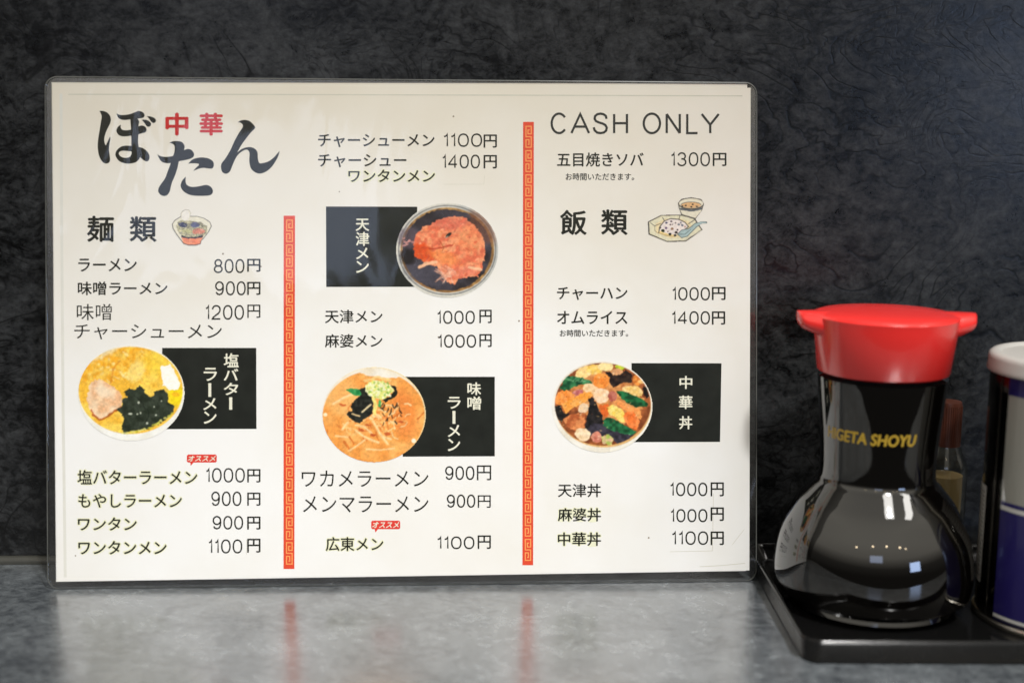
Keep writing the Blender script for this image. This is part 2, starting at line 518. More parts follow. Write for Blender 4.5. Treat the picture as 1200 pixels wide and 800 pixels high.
# thin monoline numerals and capitals in a unit box, y down; each a list of strokes, and their width
GL = {
 '0': (0.56, [('c', arc(0.5, 0.5, 0.5, 0.5, 0, 350, 26, 0.88))]),
 '1': (0.26, [('o', [(0.0, 0.20), (0.45, 0.17), (0.75, 0.09), (0.9, 0.0), (0.9, 1.0)])]),
 '2': (0.56, [('o', arc(0.5, 0.27, 0.46, 0.27, 180, 360, 12)+[(0.93, 0.42), (0.72, 0.60), (0.35, 0.76), (0.10, 0.90), (0.02, 1.0), (1.0, 1.0)])]),
 '3': (0.56, [('o', arc(0.48, 0.26, 0.42, 0.26, 190, 420, 14)+[(0.42, 0.47)]), ('o', [(0.42, 0.47)]+arc(0.48, 0.73, 0.48, 0.27, 285, 530, 14))]),
 '4': (0.58, [('o', [(0.74, 1.0), (0.74, 0.02), (0.0, 0.70), (0.0, 0.73), (1.0, 0.73)])]),
 '8': (0.56, [('c', arc(0.5, 0.25, 0.42, 0.25, 0, 345, 20)), ('c', arc(0.5, 0.74, 0.5, 0.26, 0, 345, 20))]),
 '9': (0.56, [('c', arc(0.49, 0.32, 0.48, 0.32, 0, 345, 20)), ('o', [(0.97, 0.32), (0.98, 0.50), (0.93, 0.76), (0.78, 0.93), (0.50, 1.0), (0.22, 0.95), (0.06, 0.80)])]),
 'C': (0.86, [('o', list(reversed(arc(0.52, 0.5, 0.50, 0.5, 38, 322, 26))))]),
 'A': (0.9, [('o', [(0.0, 1.0), (0.5, 0.0), (1.0, 1.0)]), ('o', [(0.18, 0.66), (0.82, 0.66)])]),
 'S': (0.8, [('o', [(0.93, 0.27), (0.88, 0.12), (0.72, 0.03), (0.5, 0.0), (0.28, 0.03), (0.12, 0.13), (0.09, 0.27), (0.18, 0.38), (0.38, 0.45), (0.62, 0.50), (0.84, 0.58), (0.95, 0.72), (0.90, 0.87), (0.74, 0.97), (0.5, 1.0), (0.26, 0.97), (0.09, 0.86), (0.03, 0.70)])]),
 'H': (0.76, [('o', [(0.04, 0), (0.04, 1)]), ('o', [(0.96, 0), (0.96, 1)]), ('o', [(0.04, 0.48), (0.96, 0.48)])]),
 'O': (0.9, [('c', arc(0.5, 0.5, 0.5, 0.5, 0, 350, 30))]),
 'N': (0.76, [('o', [(0.04, 1), (0.04, 0)]), ('o', [(0.04, 0.0), (0.96, 1.0)]), ('o', [(0.96, 1), (0.96, 0)])]),
 'L': (0.6, [('o', [(0.04, 0), (0.04, 1), (1, 1)])]),
 'Y': (0.86, [('o', [(0, 0), (0.5, 0.56), (1, 0)]), ('o', [(0.5, 0.56), (0.5, 1)])]),
}
def mono(I, s, x0, y0, x1, y1, wd, gap=0.11):
    y0 += wd/2; y1 -= wd/2
    tot = sum(GL[c][0] for c in s)+gap*(len(s)-1)+0.0
    k = (x1-x0)/tot; x = x0
    for c in s:
        wch, strokes = GL[c]
        for kind, pts in strokes:
            P = [(x+wd/2+px*(wch*k-wd), y0+py*(y1-y0)) for px, py in pts]
            I.ribbon(P, wd, kind == 'c')
        x += (wch+gap)*k

# dish names and prices ----------------------------------------------------
HALO = ('ワンタン', 'ワンタンメン', 'もやしラーメン', '広東メン', '塩バターラーメン', '麻婆丼', '中華丼')
def dish(parts, off=0.0, bold=0.22, mat=None):
    if parts[0][0] in HALO:
        H_ = Ink(PZ+0.01)
        for (s, x0, y0, x1, y1) in parts:
            for dx, dy in ((-1.3, 0), (1.3, 0), (0, 1.3), (0, -1.3), (.9, .9), (-.9, .9), (.9, -.9), (-.9, -.9)):
                H_.text(s, x0+dx, y0+dy, x1+dx, y1+dy, 0.02)
        H_.build('yellowed_print_halo', ink_halo)
    I = Ink()
    for (s, x0, y0, x1, y1) in parts:
        I.text(s, x0, y0, x1, y1, off, bold)
    I.build('dish_name', mat or ink_black)

def price(s, x0, y0, x1, y1, yx0, yy0, yx1, yy1, wd=1.75, yb=0.22):
    I = Ink()
    mono(I, s, x0, y0, x1, y1, wd)
    I.text('円', yx0, yy0, yx1, yy1, 0.0, yb)
    I.build('price', ink_black)

rows = [
 (('ラーメン', 92, 303, 160, 318), .3, ('800', 250.5, 303.5, 286.5, 320, 290, 303.5, 305, 318.2)),
 (('味噌ラーメン', 91.5, 330, 196, 345.5), .3, ('900', 252, 329.5, 288, 346, 290, 330.5, 305, 345.3)),
 (('味噌', 90, 356, 131, 375), 0, ('1200', 240.5, 357.3, 286, 374.5, 290, 357, 305, 372.3)),
 (('チャーシューメン', 87, 380, 260, 397.5), 0, None),
 (('塩バターラーメン', 91, 550.5, 231, 567), .25, ('1000', 241, 548, 287, 565, 290, 549.5, 305, 564.8)),
 (('もやしラーメン', 92, 578.5, 213, 594.3), .25, ('900', 247.5, 575.5, 283, 592.5, 290, 577, 305, 592)),
 (('ワンタン', 91.5, 606, 160, 621), .3, ('900', 249, 604, 285, 620, 290, 605, 305, 619.8)),
 (('ワンタンメン', 92, 633.5, 195, 649), .3, ('1100', 244, 631.5, 284, 648, 290, 631, 305, 646.8)),
 (('チャーシューメン', 373, 157.5, 509, 172.5), .3, ('1100', 519.5, 156.5, 565, 172.3, 567, 158, 582, 173)),
 (('チャーシュー', 373, 181, 476, 196), .3, ('1400', 518, 181.3, 562.5, 197.5, 567, 182, 582, 197.3)),
 (('ワンタンメン', 408.5, 199, 509.5, 213.3), .3, None),
 (('天津メン', 381, 363, 448, 378.5), .25, ('1000', 512, 364, 556.5, 379.5, 562, 363, 576, 378.3)),
 (('麻婆メン', 381, 391.5, 448, 407), .25, ('1000', 513, 392, 558, 407.3, 562, 391.5, 576, 406.3)),
 (('ワカメラーメン', 353.5, 551, 502, 570), -.0, ('900', 521.5, 545.8, 556, 562, 559, 545, 575.5, 562.3)),
 (('メンマラーメン', 355, 581, 502, 600), -.0, ('900', 523.5, 579, 557, 594.5, 560, 580, 575, 594.5)),
 (('広東メン', 382, 629, 449, 645), .25, ('1100', 512, 628, 556, 643, 560, 627, 575, 642.5)),
 (('五目焼きソバ', 653, 179, 754, 195.2), .3, ('1300', 786, 178.5, 832, 195, 835.5, 179.5, 851, 194.5)),
 (('チャーハン', 653, 336.5, 735, 351.3), .3, ('1000', 787.5, 336.5, 832, 352, 834.5, 336.5, 850, 351.3)),
 (('オムライス', 653, 364.5, 735, 379.5), .3, ('1400', 787, 364.5, 832, 380, 834.5, 365, 849.5, 380)),
 (('天津丼', 654, 566.5, 704, 582), .25, ('1000', 785, 565, 829, 581, 833, 565, 848, 581)),
 (('麻婆丼', 654, 595, 704, 610.3), .3, ('1000', 785.5, 596, 829, 611.5, 833, 594.3, 848, 609.8)),
 (('中華丼', 654, 623.5, 704, 639), .3, ('1100', 787, 622, 830, 638, 833, 622.5, 848, 638)),
]
for (nm, bd, pr) in rows:
    dish([nm], 0.0, bd)
    if pr: price(*pr, yb=max(bd, 0.12))
for (x0, y0, x1, y1) in ((663, 203, 743, 211.3), (656, 386.3, 736, 394.3)):
    Ink().text('お時間いただきます。', x0, y0, x1, y1, 0, 0.12).build('serving_note', ink_black)
I = Ink()
CO = (('C', 644.8, 664.8), ('A', 668.3, 691.6), ('S', 694, 713.3), ('H', 717.7, 736.7), ('O', 753, 774.8), ('N', 779.3, 798.6), ('L', 803.5, 818.8), ('Y', 821, 843.6))
for (c, x0, x1) in CO:
    mono(I, c, x0, 132.5 if c in 'HALNY' else 132, x1, 157.5, 2.7)
I.build('cash_only_heading', ink_grey)
for (c, x0, y0, x1, y1) in (('麺', 102.5, 253.5, 133, 283), ('類', 152.5, 254, 183, 283), ('飯', 657, 246.5, 687, 275), ('類', 705, 246, 735, 275)):
    Ink().text(c, x0, y0, x1, y1, 0, 0.75).build('section_heading', ink_black)
I = Ink(); I.text('中', 194.8, 133, 220, 158.2, 0, 1.0); I.text('華', 234.5, 133, 260.5, 158.5, 0, .85)
I.build('red_heading', ink_red)

# ---- brush title, outlines in tenths of a pixel; a third value marks a sharp corner
T = 1
title = [
 ((105, 120), [[(115,100,T),(165,103),(210,125),(240,160),(250,205),(240,250),(210,310),(185,370),(172,430),(178,480),(190,505,T),(215,455),(240,400,T),(243,430),(232,500),(228,560),(237,630),(240,680),(225,708),(195,718),(160,705),(125,660),(103,590),(95,510),(102,420),(117,330),(133,230),(142,165),(130,130)]]),
 ((105, 120), [[(315,128,T),(345,145),(400,150),(470,140),(530,118),(575,103),(620,115),(645,150),(630,180),(590,188),(540,194),(480,200),(420,207),(370,202),(335,180)]]),
 ((105, 120), [[(476,180,T),(550,180,T),(582,225),(574,270),(572,380),(568,460),(580,545,T),(540,560),(490,530,T),(488,400),(485,300),(480,240)]]),
 ((105, 120), [[(367,262,T),(365,295),(385,322),(440,328),(520,312),(570,285),(610,273),(650,285),(668,320),(655,350),(620,362),(560,378),(480,392),(400,400),(345,385),(318,350),(315,320),(335,285)]]),
 ((105, 120), [[(575,525),(620,535),(670,570),(700,620),(700,665),(680,690),(650,688),(610,660),(592,640,T),(580,665),(545,700),(490,716),(420,716),(350,690),(310,640),(303,600),(325,555),(370,520),(430,508),(500,512)],
               [(342,600),(360,575),(400,568),(450,572),(492,580),(485,620),(460,645),(410,650),(365,635)]]),
 ((105, 120), [[(610,205,T),(660,205),(700,225),(720,250),(715,275),(690,288),(665,275),(645,245)]]),
 ((105, 120), [[(670,163,T),(720,168),(760,185),(778,210),(770,235),(745,243),(720,225),(700,195)]]),
 ((175, 155), [[(235,125,T),(275,108),(330,105),(380,115),(412,155),(410,195),(395,235),(350,330),(330,420),(300,510),(262,600),(240,690),(210,735),(175,747),(135,735),(107,700),(108,660),(135,610),(185,540),(215,460),(245,380),(270,300),(292,240),(298,190),(290,150),(262,132)]]),
 ((175, 155), [[(93,258,T),(130,280),(190,290),(260,283),(330,262),(400,215),(450,197),(495,210),(523,250),(515,290),(470,315),(400,330),(330,345),(250,362),(190,362),(145,345),(115,305)]]),
 ((175, 155), [[(455,370,T),(500,325),(560,302),(640,297),(710,315),(750,350),(755,395),(735,425),(690,425),(640,418),(590,425),(550,440),(512,455,T),(545,420),(580,385),(575,370),(540,365),(490,365)]]),
 ((175, 155), [[(428,522,T),(425,570),(435,610),(480,638),(540,640),(600,630),(665,618),(710,632),(742,670),(742,710),(710,738),(640,745),(560,745),(480,735),(410,700),(372,650),(370,605),(390,560)]]),
 ((250, 130), [[(285,135,T),(320,115),(370,107),(420,118),(460,150),(490,190),(480,215),(440,255),(380,330),(330,400),(290,470),(276,492,T),(330,450),(390,428),(450,428),(500,455),(520,500),(522,560),(540,612),(580,612),(640,595),(700,555),(750,500),(777,468,T),(765,520),(730,590),(680,660),(620,710),(550,735),(490,720),(445,680),(425,620),(422,560),(425,500),(410,465),(380,455),(330,480),(285,520),(250,580),(220,650),(195,710),(150,737),(110,720),(92,680),(95,620),(140,560),(200,460),(250,350),(300,260),(340,200),(345,165),(320,140)]]),
]
def smooth_loop(P, k=4):
    n = len(P); out = []
    for i in range(n):
        p0, p1, p2, p3 = P[(i-1) % n], P[i], P[(i+1) % n], P[(i+2) % n]
        if len(p1) > 2: p0 = p1
        if len(p2) > 2: p3 = p2
        a_, b_, c_, d_ = [np.array(q[:2], float) for q in (p0, p1, p2, p3)]
        for j in range(k):
            t_ = j/k
            out.append(0.5*((2*b_)+(-a_+c_)*t_+(2*a_-5*b_+4*c_-d_)*t_*t_+(-a_+3*b_-3*c_+d_)*t_**3))
    return np.array(out)
def fill2d(loops):
    c = bpy.data.curves.new('tmp', 'CURVE'); c.dimensions = '2D'; c.fill_mode = 'FRONT'
    for L in loops:
        s = c.splines.new('POLY'); s.points.add(len(L)-1); s.use_cyclic_u = True
        for i, p in enumerate(L): s.points[i].co = (p[0], p[1], 0, 1)
    o = bpy.data.objects.new('tmp', c); col.objects.link(o)
    dg = bpy.context.evaluated_depsgraph_get(); dg.update()
    m = o.evaluated_get(dg).to_mesh()
    v = np.array([tuple(p.co)[:2] for p in m.vertices]); f = [tuple(p.vertices) for p in m.polygons]
    o.evaluated_get(dg).to_mesh_clear()
    bpy.data.objects.remove(o); bpy.data.curves.remove(c)
    return v, f
chars = {}
for (org, loops) in title:
    L = [smooth_loop(l)/10.0 for l in loops]
    v, f = fill2d(L)
    chars.setdefault(org, Ink()).add(v+np.array(org), f)
for org, I in chars.items():
    I.build('title_character', ink_black)

# ---- red strips with meander
def strip(x0, x1, y0, y1, xb0, xb1, n):
    o = sheet('red_border_strip', [(x0, y0), (x1, y0), (xb1, y1), (xb0, y1)], [(3, 2, 1, 0)], PZ+0.03, ink_strip)
    I = Ink(PZ+0.06)
    unit = (y1-y0-7.0)/n
    path = [(125,150),(108,150),(108,187),(140,187),(140,115),(88,115),(88,215),(140,215),(140,315),(88,315),(88,243),(118,243),(118,287),(106,287)]
    for i in range(n):
        yo = y0+5.2+i*unit
        f_ = (yo-y0)/(y1-y0)
        xo = x0+(xb0-x0)*f_
        I.ribbon([(xo+(px-60)/8.0*(x1-x0)/13.2, yo+(py-115)/232.0*unit) for px, py in path], 1.25)
    g = I.build('meander_pattern', ink_gold)
    g.parent = o
strip(332.4, 345.8, 252.8, 666.2, 332.2, 345.0, 14)
strip(613.0, 625.6, 143.0, 661.8, 612.2, 624.8, 18)

# ---- faded print edges of the sheet and ghosts
I = Ink(PZ+0.02)
I.ribbon([(80, 110.8), (300, 110.9), (600, 111.8), (870, 112.6)], 1.3); I.build('faded_print_edge', ink_mark)
I = Ink(PZ+0.02)
I.ribbon([(71.5, 110), (72.5, 300), (74, 480), (76.5, 676)], 3.4); I.build('faded_print_edge', ink('faded_side_ink', (0.74, 0.73, 0.67), 0.6, 0.06))
for pts_, wd_ in (([(785, 646), (835, 645), (836, 578)], .5), ([(820, 663.5), (845, 662.2), (873, 659.5)], .6), ([(568, 205), (567, 216), (520, 216)], .4),
                  ([(858, 638), (872, 620)], .4), ([(289, 330), (289, 346)], .4), ([(289, 632), (289, 650)], .4)):
    I = Ink(PZ+0.02); I.ribbon(pts_, wd_); I.build('pasted_paper_edge', ink_mark)


# ---- black photo panels
def panel(c4, chars_, name='photo_panel'):
    o = sheet(name, c4, [(3, 2, 1, 0)], PZ+0.03, ink_panel)
    I = Ink(PZ+0.06)
    for (c, x0, y0, x1, y1, r) in chars_:
        I.text(c, x0, y0, x1, y1, 0, 0.32, r)
    t_ = I.build('panel_lettering', ink_cream)
    t_.parent = o
panel([(190, 407.5), (300.3, 407.5), (300.6, 502.3), (190, 502.6)],
      [('塩', 262.5, 414, 279.5, 430, 0), ('バ', 262.5, 432, 279, 445.5, 0), ('タ', 262.5, 448.5, 279, 462.5, 0), ('ー', 268.8, 465.5, 272, 479.5, 1),
       ('ラ', 239, 431, 254, 446, 0), ('ー', 244.4, 449, 247.4, 464.5, 1), ('メ', 238.5, 466.5, 253.5, 480, 0), ('ン', 239, 482, 253.5, 496, 0)])
panel([(382, 242), (489, 242.3), (489, 336), (382.3, 336.2)],
      [('天', 417, 256.5, 432.5, 270.5, 0), ('津', 417, 272, 432.5, 288, 0), ('メ', 417.5, 290.5, 431.5, 303.5, 0), ('ン', 417.5, 306, 432, 319.5, 0)])
panel([(472, 441.3), (579.8, 441.3), (579.8, 534.3), (472, 534.8)],
      [('味', 548, 448, 563.5, 462.5, 0), ('噌', 548, 464.5, 563.5, 479.8, 0),
       ('ラ', 525, 465, 539.5, 478.5, 0), ('ー', 530.5, 481.5, 533.5, 496, 1), ('メ', 525, 497.8, 539, 511.5, 0), ('ン', 525, 514, 539, 528, 0)])
panel([(740, 425.3), (845.5, 425.5), (843.8, 517.5), (740, 517.8)],
      [('中', 796.5, 440.5, 811, 455.3, 0), ('華', 795.8, 463.5, 811.3, 478.8, 0), ('丼', 796, 487.5, 811, 502.5, 0)])

# ---- little red flags
for (x0, y0, x1, y1, tx, ty) in ((219, 532.2, 254, 541.6, 223.5, 545.5), (435, 609.6, 469, 619.6, 440, 623.5)):
    r = 1.4
    pts = [(x0+r, y0), (x1-r, y0), (x1, y0+r), (x1, y1-r), (x1-r, y1), (x0+8, y1), (tx, ty), (x0+4, y1), (x0+r, y1), (x0, y1-r), (x0, y0+r)]
    o = sheet('recommended_flag', pts, [tuple(reversed(range(len(pts))))], PZ+0.03, ink_badge)
    t_ = Ink(PZ+0.06).text('オススメ', x0+1.8, y0+1.5, x1-1.5, y1-1.6, 0, 0.22, slant=0.25).build('flag_lettering', ink_cream)
    t_.parent = o

# ---- printed dish photographs: colour dots laid down on a fine grid -------
def vnoise(shape, cell, seed):
    rg = np.random.RandomState(seed)
    h, w_ = shape
    gh, gw = int(h/cell)+3, int(w_/cell)+3
    g = rg.rand(gh, gw)
    y = np.arange(h)/cell; x = np.arange(w_)/cell
    yi, xi = y.astype(int), x.astype(int); fy, fx = y-yi, x-xi
    fy = fy*fy*(3-2*fy); fx = fx*fx*(3-2*fx)
    a_ = g[yi][:, xi]; b_ = g[yi][:, xi+1]; c_ = g[yi+1][:, xi]; d_ = g[yi+1][:, xi+1]
    return (a_*(1-fx)+b_*fx)*(1-fy)[:, None]+(c_*(1-fx)+d_*fx)*fy[:, None]

class Paint:
    def __init__(s, ox, oy, sc_, x0, y0, x1, y1, k=1.7, bgc=(246, 244, 238), seed=1):
        s.x = np.arange(x0, x1+1e-6, 1/k); s.y = np.arange(y0, y1+1e-6, 1/k)
        X, Y = np.meshgrid(s.x, s.y); s.X, s.Y = X, Y
        s.U = (X-ox)*sc_; s.V = (Y-oy)*sc_; s.sc = sc_
        s.C = np.zeros(X.shape+(3,)); s.C[:] = bgc
        s.A = np.zeros(X.shape); s.seed = seed; s.k = k
    def nz(s, cell=6):
        s.seed += 1
        return vnoise(s.X.shape, cell, s.seed)
    def disp(s, j, cell=5):
        if j <= 0: return s.U, s.V
        return s.U+(s.nz(cell)-.5)*2*j, s.V+(s.nz(cell)-.5)*2*j
    def mask_poly(s, P, j=0, cell=5):
        U, V = s.disp(j, cell); n = len(P); m = np.zeros(U.shape, bool)
        for i in range(n):
            x1, y1 = P[i]; x2, y2 = P[(i+1) % n]
            if y1 == y2: continue
            cnd = (y1 > V) != (y2 > V)
            m ^= cnd & (U < (x2-x1)*(V-y1)/(y2-y1)+x1)
        return m.astype(float)
    def mask_ell(s, cx, cy, rx, ry, ang=0, j=0, soft=0.0, cell=5):
        U, V = s.disp(j, cell); a_ = math.radians(ang)
        u = (U-cx)*math.cos(a_)+(V-cy)*math.sin(a_); v = -(U-cx)*math.sin(a_)+(V-cy)*math.cos(a_)
        d = np.sqrt((u/rx)**2+(v/ry)**2)
        e_ = max(soft, s.sc*0.5/min(rx, ry))
        return np.clip((1-d)/e_+0.5, 0, 1)
    def mask_line(s, P, wd, j=0):
        U, V = s.disp(j); best = np.full(U.shape, 1e9)
        for i in range(len(P)-1):
            x1, y1 = P[i]; x2, y2 = P[i+1]
            L2 = (x2-x1)**2+(y2-y1)**2+1e-9
            t_ = np.clip(((U-x1)*(x2-x1)+(V-y1)*(y2-y1))/L2, 0, 1)
            best = np.minimum(best, np.hypot(U-x1-t_*(x2-x1), V-y1-t_*(y2-y1)))
        return np.clip((wd/2-best)/(s.sc*0.6)+0.5, 0, 1)
    def put(s, m, c, var=0.0, cell=4, c2=None, al=1.0):
        c = np.array(c, float)
        colr = np.broadcast_to(c, s.C.shape).copy()
        if c2 is not None:
            n = np.clip((s.nz(cell)-0.5)*1.8+0.5, 0, 1)[..., None]
            colr = colr*(1-n)+np.array(c2, float)*n
        if var: colr = colr*(1+(s.nz(2.2)[..., None]-.5)*2*var)
        m = (m*al)[..., None]
        s.C = s.C*(1-m)+colr*m
    def build(s, name, alpha, mat, z, parent=menu):
        C = s.C.copy()
        for _ in range(2 if s.k < 2 else 1):
            pad = np.pad(C, ((1, 1), (1, 1), (0, 0)), 'edge')
            C = (C*4+pad[:-2, 1:-1]+pad[2:, 1:-1]+pad[1:-1, :-2]+pad[1:-1, 2:])/8
        fine = 1+0.09*(s.nz(1.6)-.5)+0.12*(s.nz(4.5)-.5)
        C = C*(1+(fine[..., None]-1)*np.clip((256-C.min(-1, keepdims=True))/120, 0, 1))
        C = np.clip(C, 0, 255)/255.0
        C = np.where(C <= 0.04045, C/12.92, ((C+0.055)/1.055)**2.4)*0.97
        h, w_ = s.X.shape
        keep = alpha > 0.5
        fk = keep[:-1, :-1] & keep[1:, :-1] & keep[:-1, 1:] & keep[1:, 1:]
        idx = np.arange(h*w_).reshape(h, w_)
        F = np.stack([idx[1:, :-1], idx[1:, 1:], idx[:-1, 1:], idx[:-1, :-1]], -1)[fk]
        used = np.unique(F); remap = np.zeros(h*w_, int); remap[used] = np.arange(len(used))
        F = remap[F]
        q = to_menu(s.X.ravel()[used], s.Y.ravel()[used])
        V = np.c_[q*MM, np.full(len(q), z*MM)]
        m = bpy.data.meshes.new(name)
        m.from_pydata(V.tolist(), [], F.tolist()); m.update()
        at = m.color_attributes.new('print', 'FLOAT_COLOR', 'POINT')
        cc = np.ones((len(used), 4)); cc[:, :3] = C.reshape(-1, 3)[used]
        at.data.foreach_set('color', cc.ravel().astype(np.float32))
        m.materials.append(mat)
        o = bpy.data.objects.new(name, m)
        return link(o, parent)

def print_material():
    m, t, b = newmat('colour_print')
    a_ = node(t, 'ShaderNodeAttribute'); a_.attribute_name = 'print'
    c = node(t, 'ShaderNodeTexCoord')
    n = node(t, 'ShaderNodeTexNoise'); n.inputs['Scale'].default_value = 900
    t.links.new(c.outputs['Object'], n.inputs['Vector'])
    hs = node(t, 'ShaderNodeMapRange'); hs.inputs[3].default_value = 0.95; hs.inputs[4].default_value = 1.05
    t.links.new(n.outputs[0], hs.inputs[0])
    mx = node(t, 'ShaderNodeVectorMath', operation='MULTIPLY')
    t.links.new(a_.outputs['Color'], mx.inputs[0]); t.links.new(hs.outputs[0], mx.inputs[1])
    t.links.new(mx.outputs[0], b.inputs['Base Color'])
    b.inputs['Roughness'].default_value = 0.5; b.inputs['Specular IOR Level'].default_value = 0.1
    return m
print_mat = print_material()
ZB = PZ+0.10

# bowl 1: salt butter ramen
P = Paint(84, 398, 6.557, 90, 402, 218, 519, seed=11)
alpha = P.mask_ell(459, 408, 410, 370)
P.put(P.mask_ell(459, 410, 410, 371), (236, 232, 220), c2=(250, 248, 240), cell=30)
soup = P.mask_ell(455, 388, 402, 334)
P.put(soup, (250, 190, 62), 0.05, 14, (255, 214, 92))
P.put(soup*P.mask_ell(330, 200, 300, 130, -15, 30), (253, 205, 88), 0.05, 6, (248, 176, 48))
P.put(P.mask_ell(240, 80, 150, 60, -25, 14, .5), (240, 228, 196), al=.7)
for i in range(46):
    rg = random.Random(i)
    P.put(soup*P.mask_ell(rg.uniform(120, 560), rg.uniform(90, 340), rg.uniform(8, 26), rg.uniform(5, 12), rg.uniform(-60, 60), 4), rg.choice([(255, 226, 140), (244, 172, 50), (255, 236, 170)]), al=.6)
P.put(P.mask_ell(500, 240, 90, 60, -50, 12, .4), (255, 224, 130), al=.8)
P.put(P.mask_line([(370, 160), (320, 220), (300, 330)], 12, 6), (214, 130, 40), al=.6)
P.put(P.mask_ell(650, 180, 110, 80, 30, 8, .6), (254, 220, 70), al=.55)
P.put(P.mask_ell(800, 430, 60, 80, 0, 8, .5), (250, 224, 30), al=.9)
P.put(P.mask_poly([(140, 340), (180, 300), (240, 310), (300, 350), (370, 400), (388, 470), (380, 520), (330, 545), (270, 590), (215, 615), (170, 580), (130, 520), (118, 440)], 8), (238, 186, 140), .03, 12, (250, 218, 180))
P.put(P.mask_line([(165, 575), (215, 615), (275, 588), (330, 550), (385, 515)], 15, 5), (176, 88, 34), al=.85)
P.put(P.mask_line([(150, 540), (175, 580)], 14, 4), (190, 96, 50), al=.8)
P.put(P.mask_ell(240, 395, 70, 40, 30, 6, .6), (252, 228, 196), al=.8)
P.put(P.mask_poly([(340, 540), (390, 500), (385, 455), (430, 440), (400, 400), (440, 375), (480, 385), (525, 350), (565, 380), (560, 410), (610, 440), (640, 420), (630, 395), (700, 378), (740, 410), (740, 480), (790, 510), (780, 560), (700, 630), (620, 670), (560, 690), (470, 700), (400, 720), (385, 680), (400, 610), (385, 570)], 7, 3), (38, 46, 34), .16, 8, (58, 66, 54))
P.put(P.mask_line([(480, 420), (600, 560), (560, 640)], 8, 8), (18, 24, 18), al=.6)
for (x, y, a_, b_) in ((515, 482, 9, 10), (450, 568, 17, 8), (580, 640, 9, 10), (505, 570, 7, 7), (648, 578, 8, 7), (690, 470, 6, 6), (634, 514, 6, 6), (530, 562, 6, 9)):
    P.put(P.mask_ell(x, y, a_, b_), (205, 210, 190), al=.9)
for i in range(16):
    rg = random.Random(i+60); t_ = i/15
    P.put(P.mask_ell(400+t_*370+rg.uniform(-9, 9), 716-t_*150*t_+rg.uniform(-9, 9), 15, 9, rg.uniform(-40, 20), 5), rg.choice([(226, 220, 90), (238, 228, 130), (200, 190, 60)]), al=.8)
P.put(P.mask_poly([(684, 205), (765, 190), (800, 260), (835, 330), (810, 385), (760, 390), (705, 350), (690, 270)], 8), (255, 252, 238), c2=(255, 255, 250))
P.put(P.mask_ell(800, 420, 30, 16, 0, 6), (244, 176, 40), al=.7)
ring = P.mask_ell(459, 408, 410, 368)*(1-P.mask_ell(450, 386, 404, 340))
P.put(ring, (240, 238, 228), .02, 20, (250, 249, 244))
P.build('dish_photo', alpha, print_mat, ZB)

# bowl 2: crab omelette noodles
P = Paint(460, 230, 6.667, 462, 235, 586, 350, seed=31)
alpha = P.mask_ell(427, 422, 400, 372)
P.put(P.mask_ell(427, 422, 400, 372), (196, 196, 190), c2=(222, 218, 206), cell=24)
P.put(P.mask_ell(427, 420, 384, 352)*(1-P.mask_ell(427, 420, 374, 342)), (110, 112, 112), al=.8)
P.put(P.mask_ell(428, 420, 366, 332), (122, 86, 50), .06, 8, (180, 140, 86))
P.put(P.mask_ell(425, 420, 346, 318, 0, 6), (40, 34, 36), .1, 22, (72, 68, 78))
P.put(P.mask_ell(130, 330, 90, 80, 0, 12, .4), (104, 88, 98), al=.6)
P.put(P.mask_ell(280, 620, 180, 80, 20, 12, .5), (80, 78, 90), al=.75)
P.put(P.mask_ell(120, 470, 60, 60, 0, 10, .5), (24, 20, 20), al=.8)
P.put(P.mask_ell(700, 240, 70, 150, -35, 10, .4), (120, 74, 56), al=.6)
om = P.mask_poly([(180, 300), (240, 240), (330, 200), (400, 165), (500, 152), (580, 175), (640, 230), (690, 290), (722, 370), (722, 470), (700, 560), (665, 635), (600, 628), (520, 650), (490, 690), (425, 672), (410, 610), (370, 580), (330, 540), (290, 530), (225, 500), (170, 470), (160, 400), (165, 350)], 9, 4)
P.put(om, (226, 112, 78), .05, 7, (244, 158, 112))
P.put(om*P.mask_ell(240, 440, 100, 70, 15, 14, .4), (216, 74, 26), .05, al=.85)
P.put(om*P.mask_ell(400, 470, 120, 50, 20, 12, .5), (248, 152, 84), al=.7)
P.put(om*P.mask_ell(450, 210, 150, 50, 0, 14, .5), (214, 104, 86), al=.6)
P.put(om*P.mask_ell(600, 330, 90, 110, 0, 14, .5), (240, 150, 96), al=.5)
P.put(om*P.mask_ell(560, 590, 110, 40, -10, 10, .5), (232, 128, 104), al=.6)
for i in range(90):
    rg = random.Random(i+7)
    P.put(om*P.mask_ell(rg.uniform(180, 710), rg.uniform(170, 640), rg.uniform(6, 22), rg.uniform(3, 8), rg.uniform(-60, 40), 4), rg.choice([(252, 184, 140), (206, 76, 48), (240, 130, 70), (196, 88, 70)]), al=.55)
P.put(P.mask_line([(290, 415), (400, 395), (470, 380)], 12, 5), (176, 48, 30), al=.7)
P.put(P.mask_line([(375, 355), (400, 400), (385, 430)], 7, 3), (150, 60, 20), al=.6)
P.put(P.mask_ell(438, 302, 27, 12, -38), (40, 38, 30)); P.put(P.mask_ell(425, 318, 16, 6, -38), (160, 150, 130), al=.8)
P.put(P.mask_line([(212, 552), (260, 528), (340, 512)], 24, 4), (246, 188, 146))
P.put(P.mask_line([(600, 555), (690, 572)], 22, 3), (248, 192, 150))
for i in range(26):
    rg = random.Random(i+200)
    P.put(P.mask_line([(rg.uniform(330, 480), rg.uniform(540, 680)), (rg.uniform(400, 500), rg.uniform(560, 690))], 9, 4), rg.choice([(240, 170, 140), (206, 120, 96), (250, 200, 170)]), al=.6)
for i in range(10):
    rg = random.Random(i+300)
    P.put(P.mask_ell(rg.uniform(85, 160), rg.uniform(330, 385), 14, 8, rg.uniform(-50, 50), 4), (214, 150, 140), al=.7)
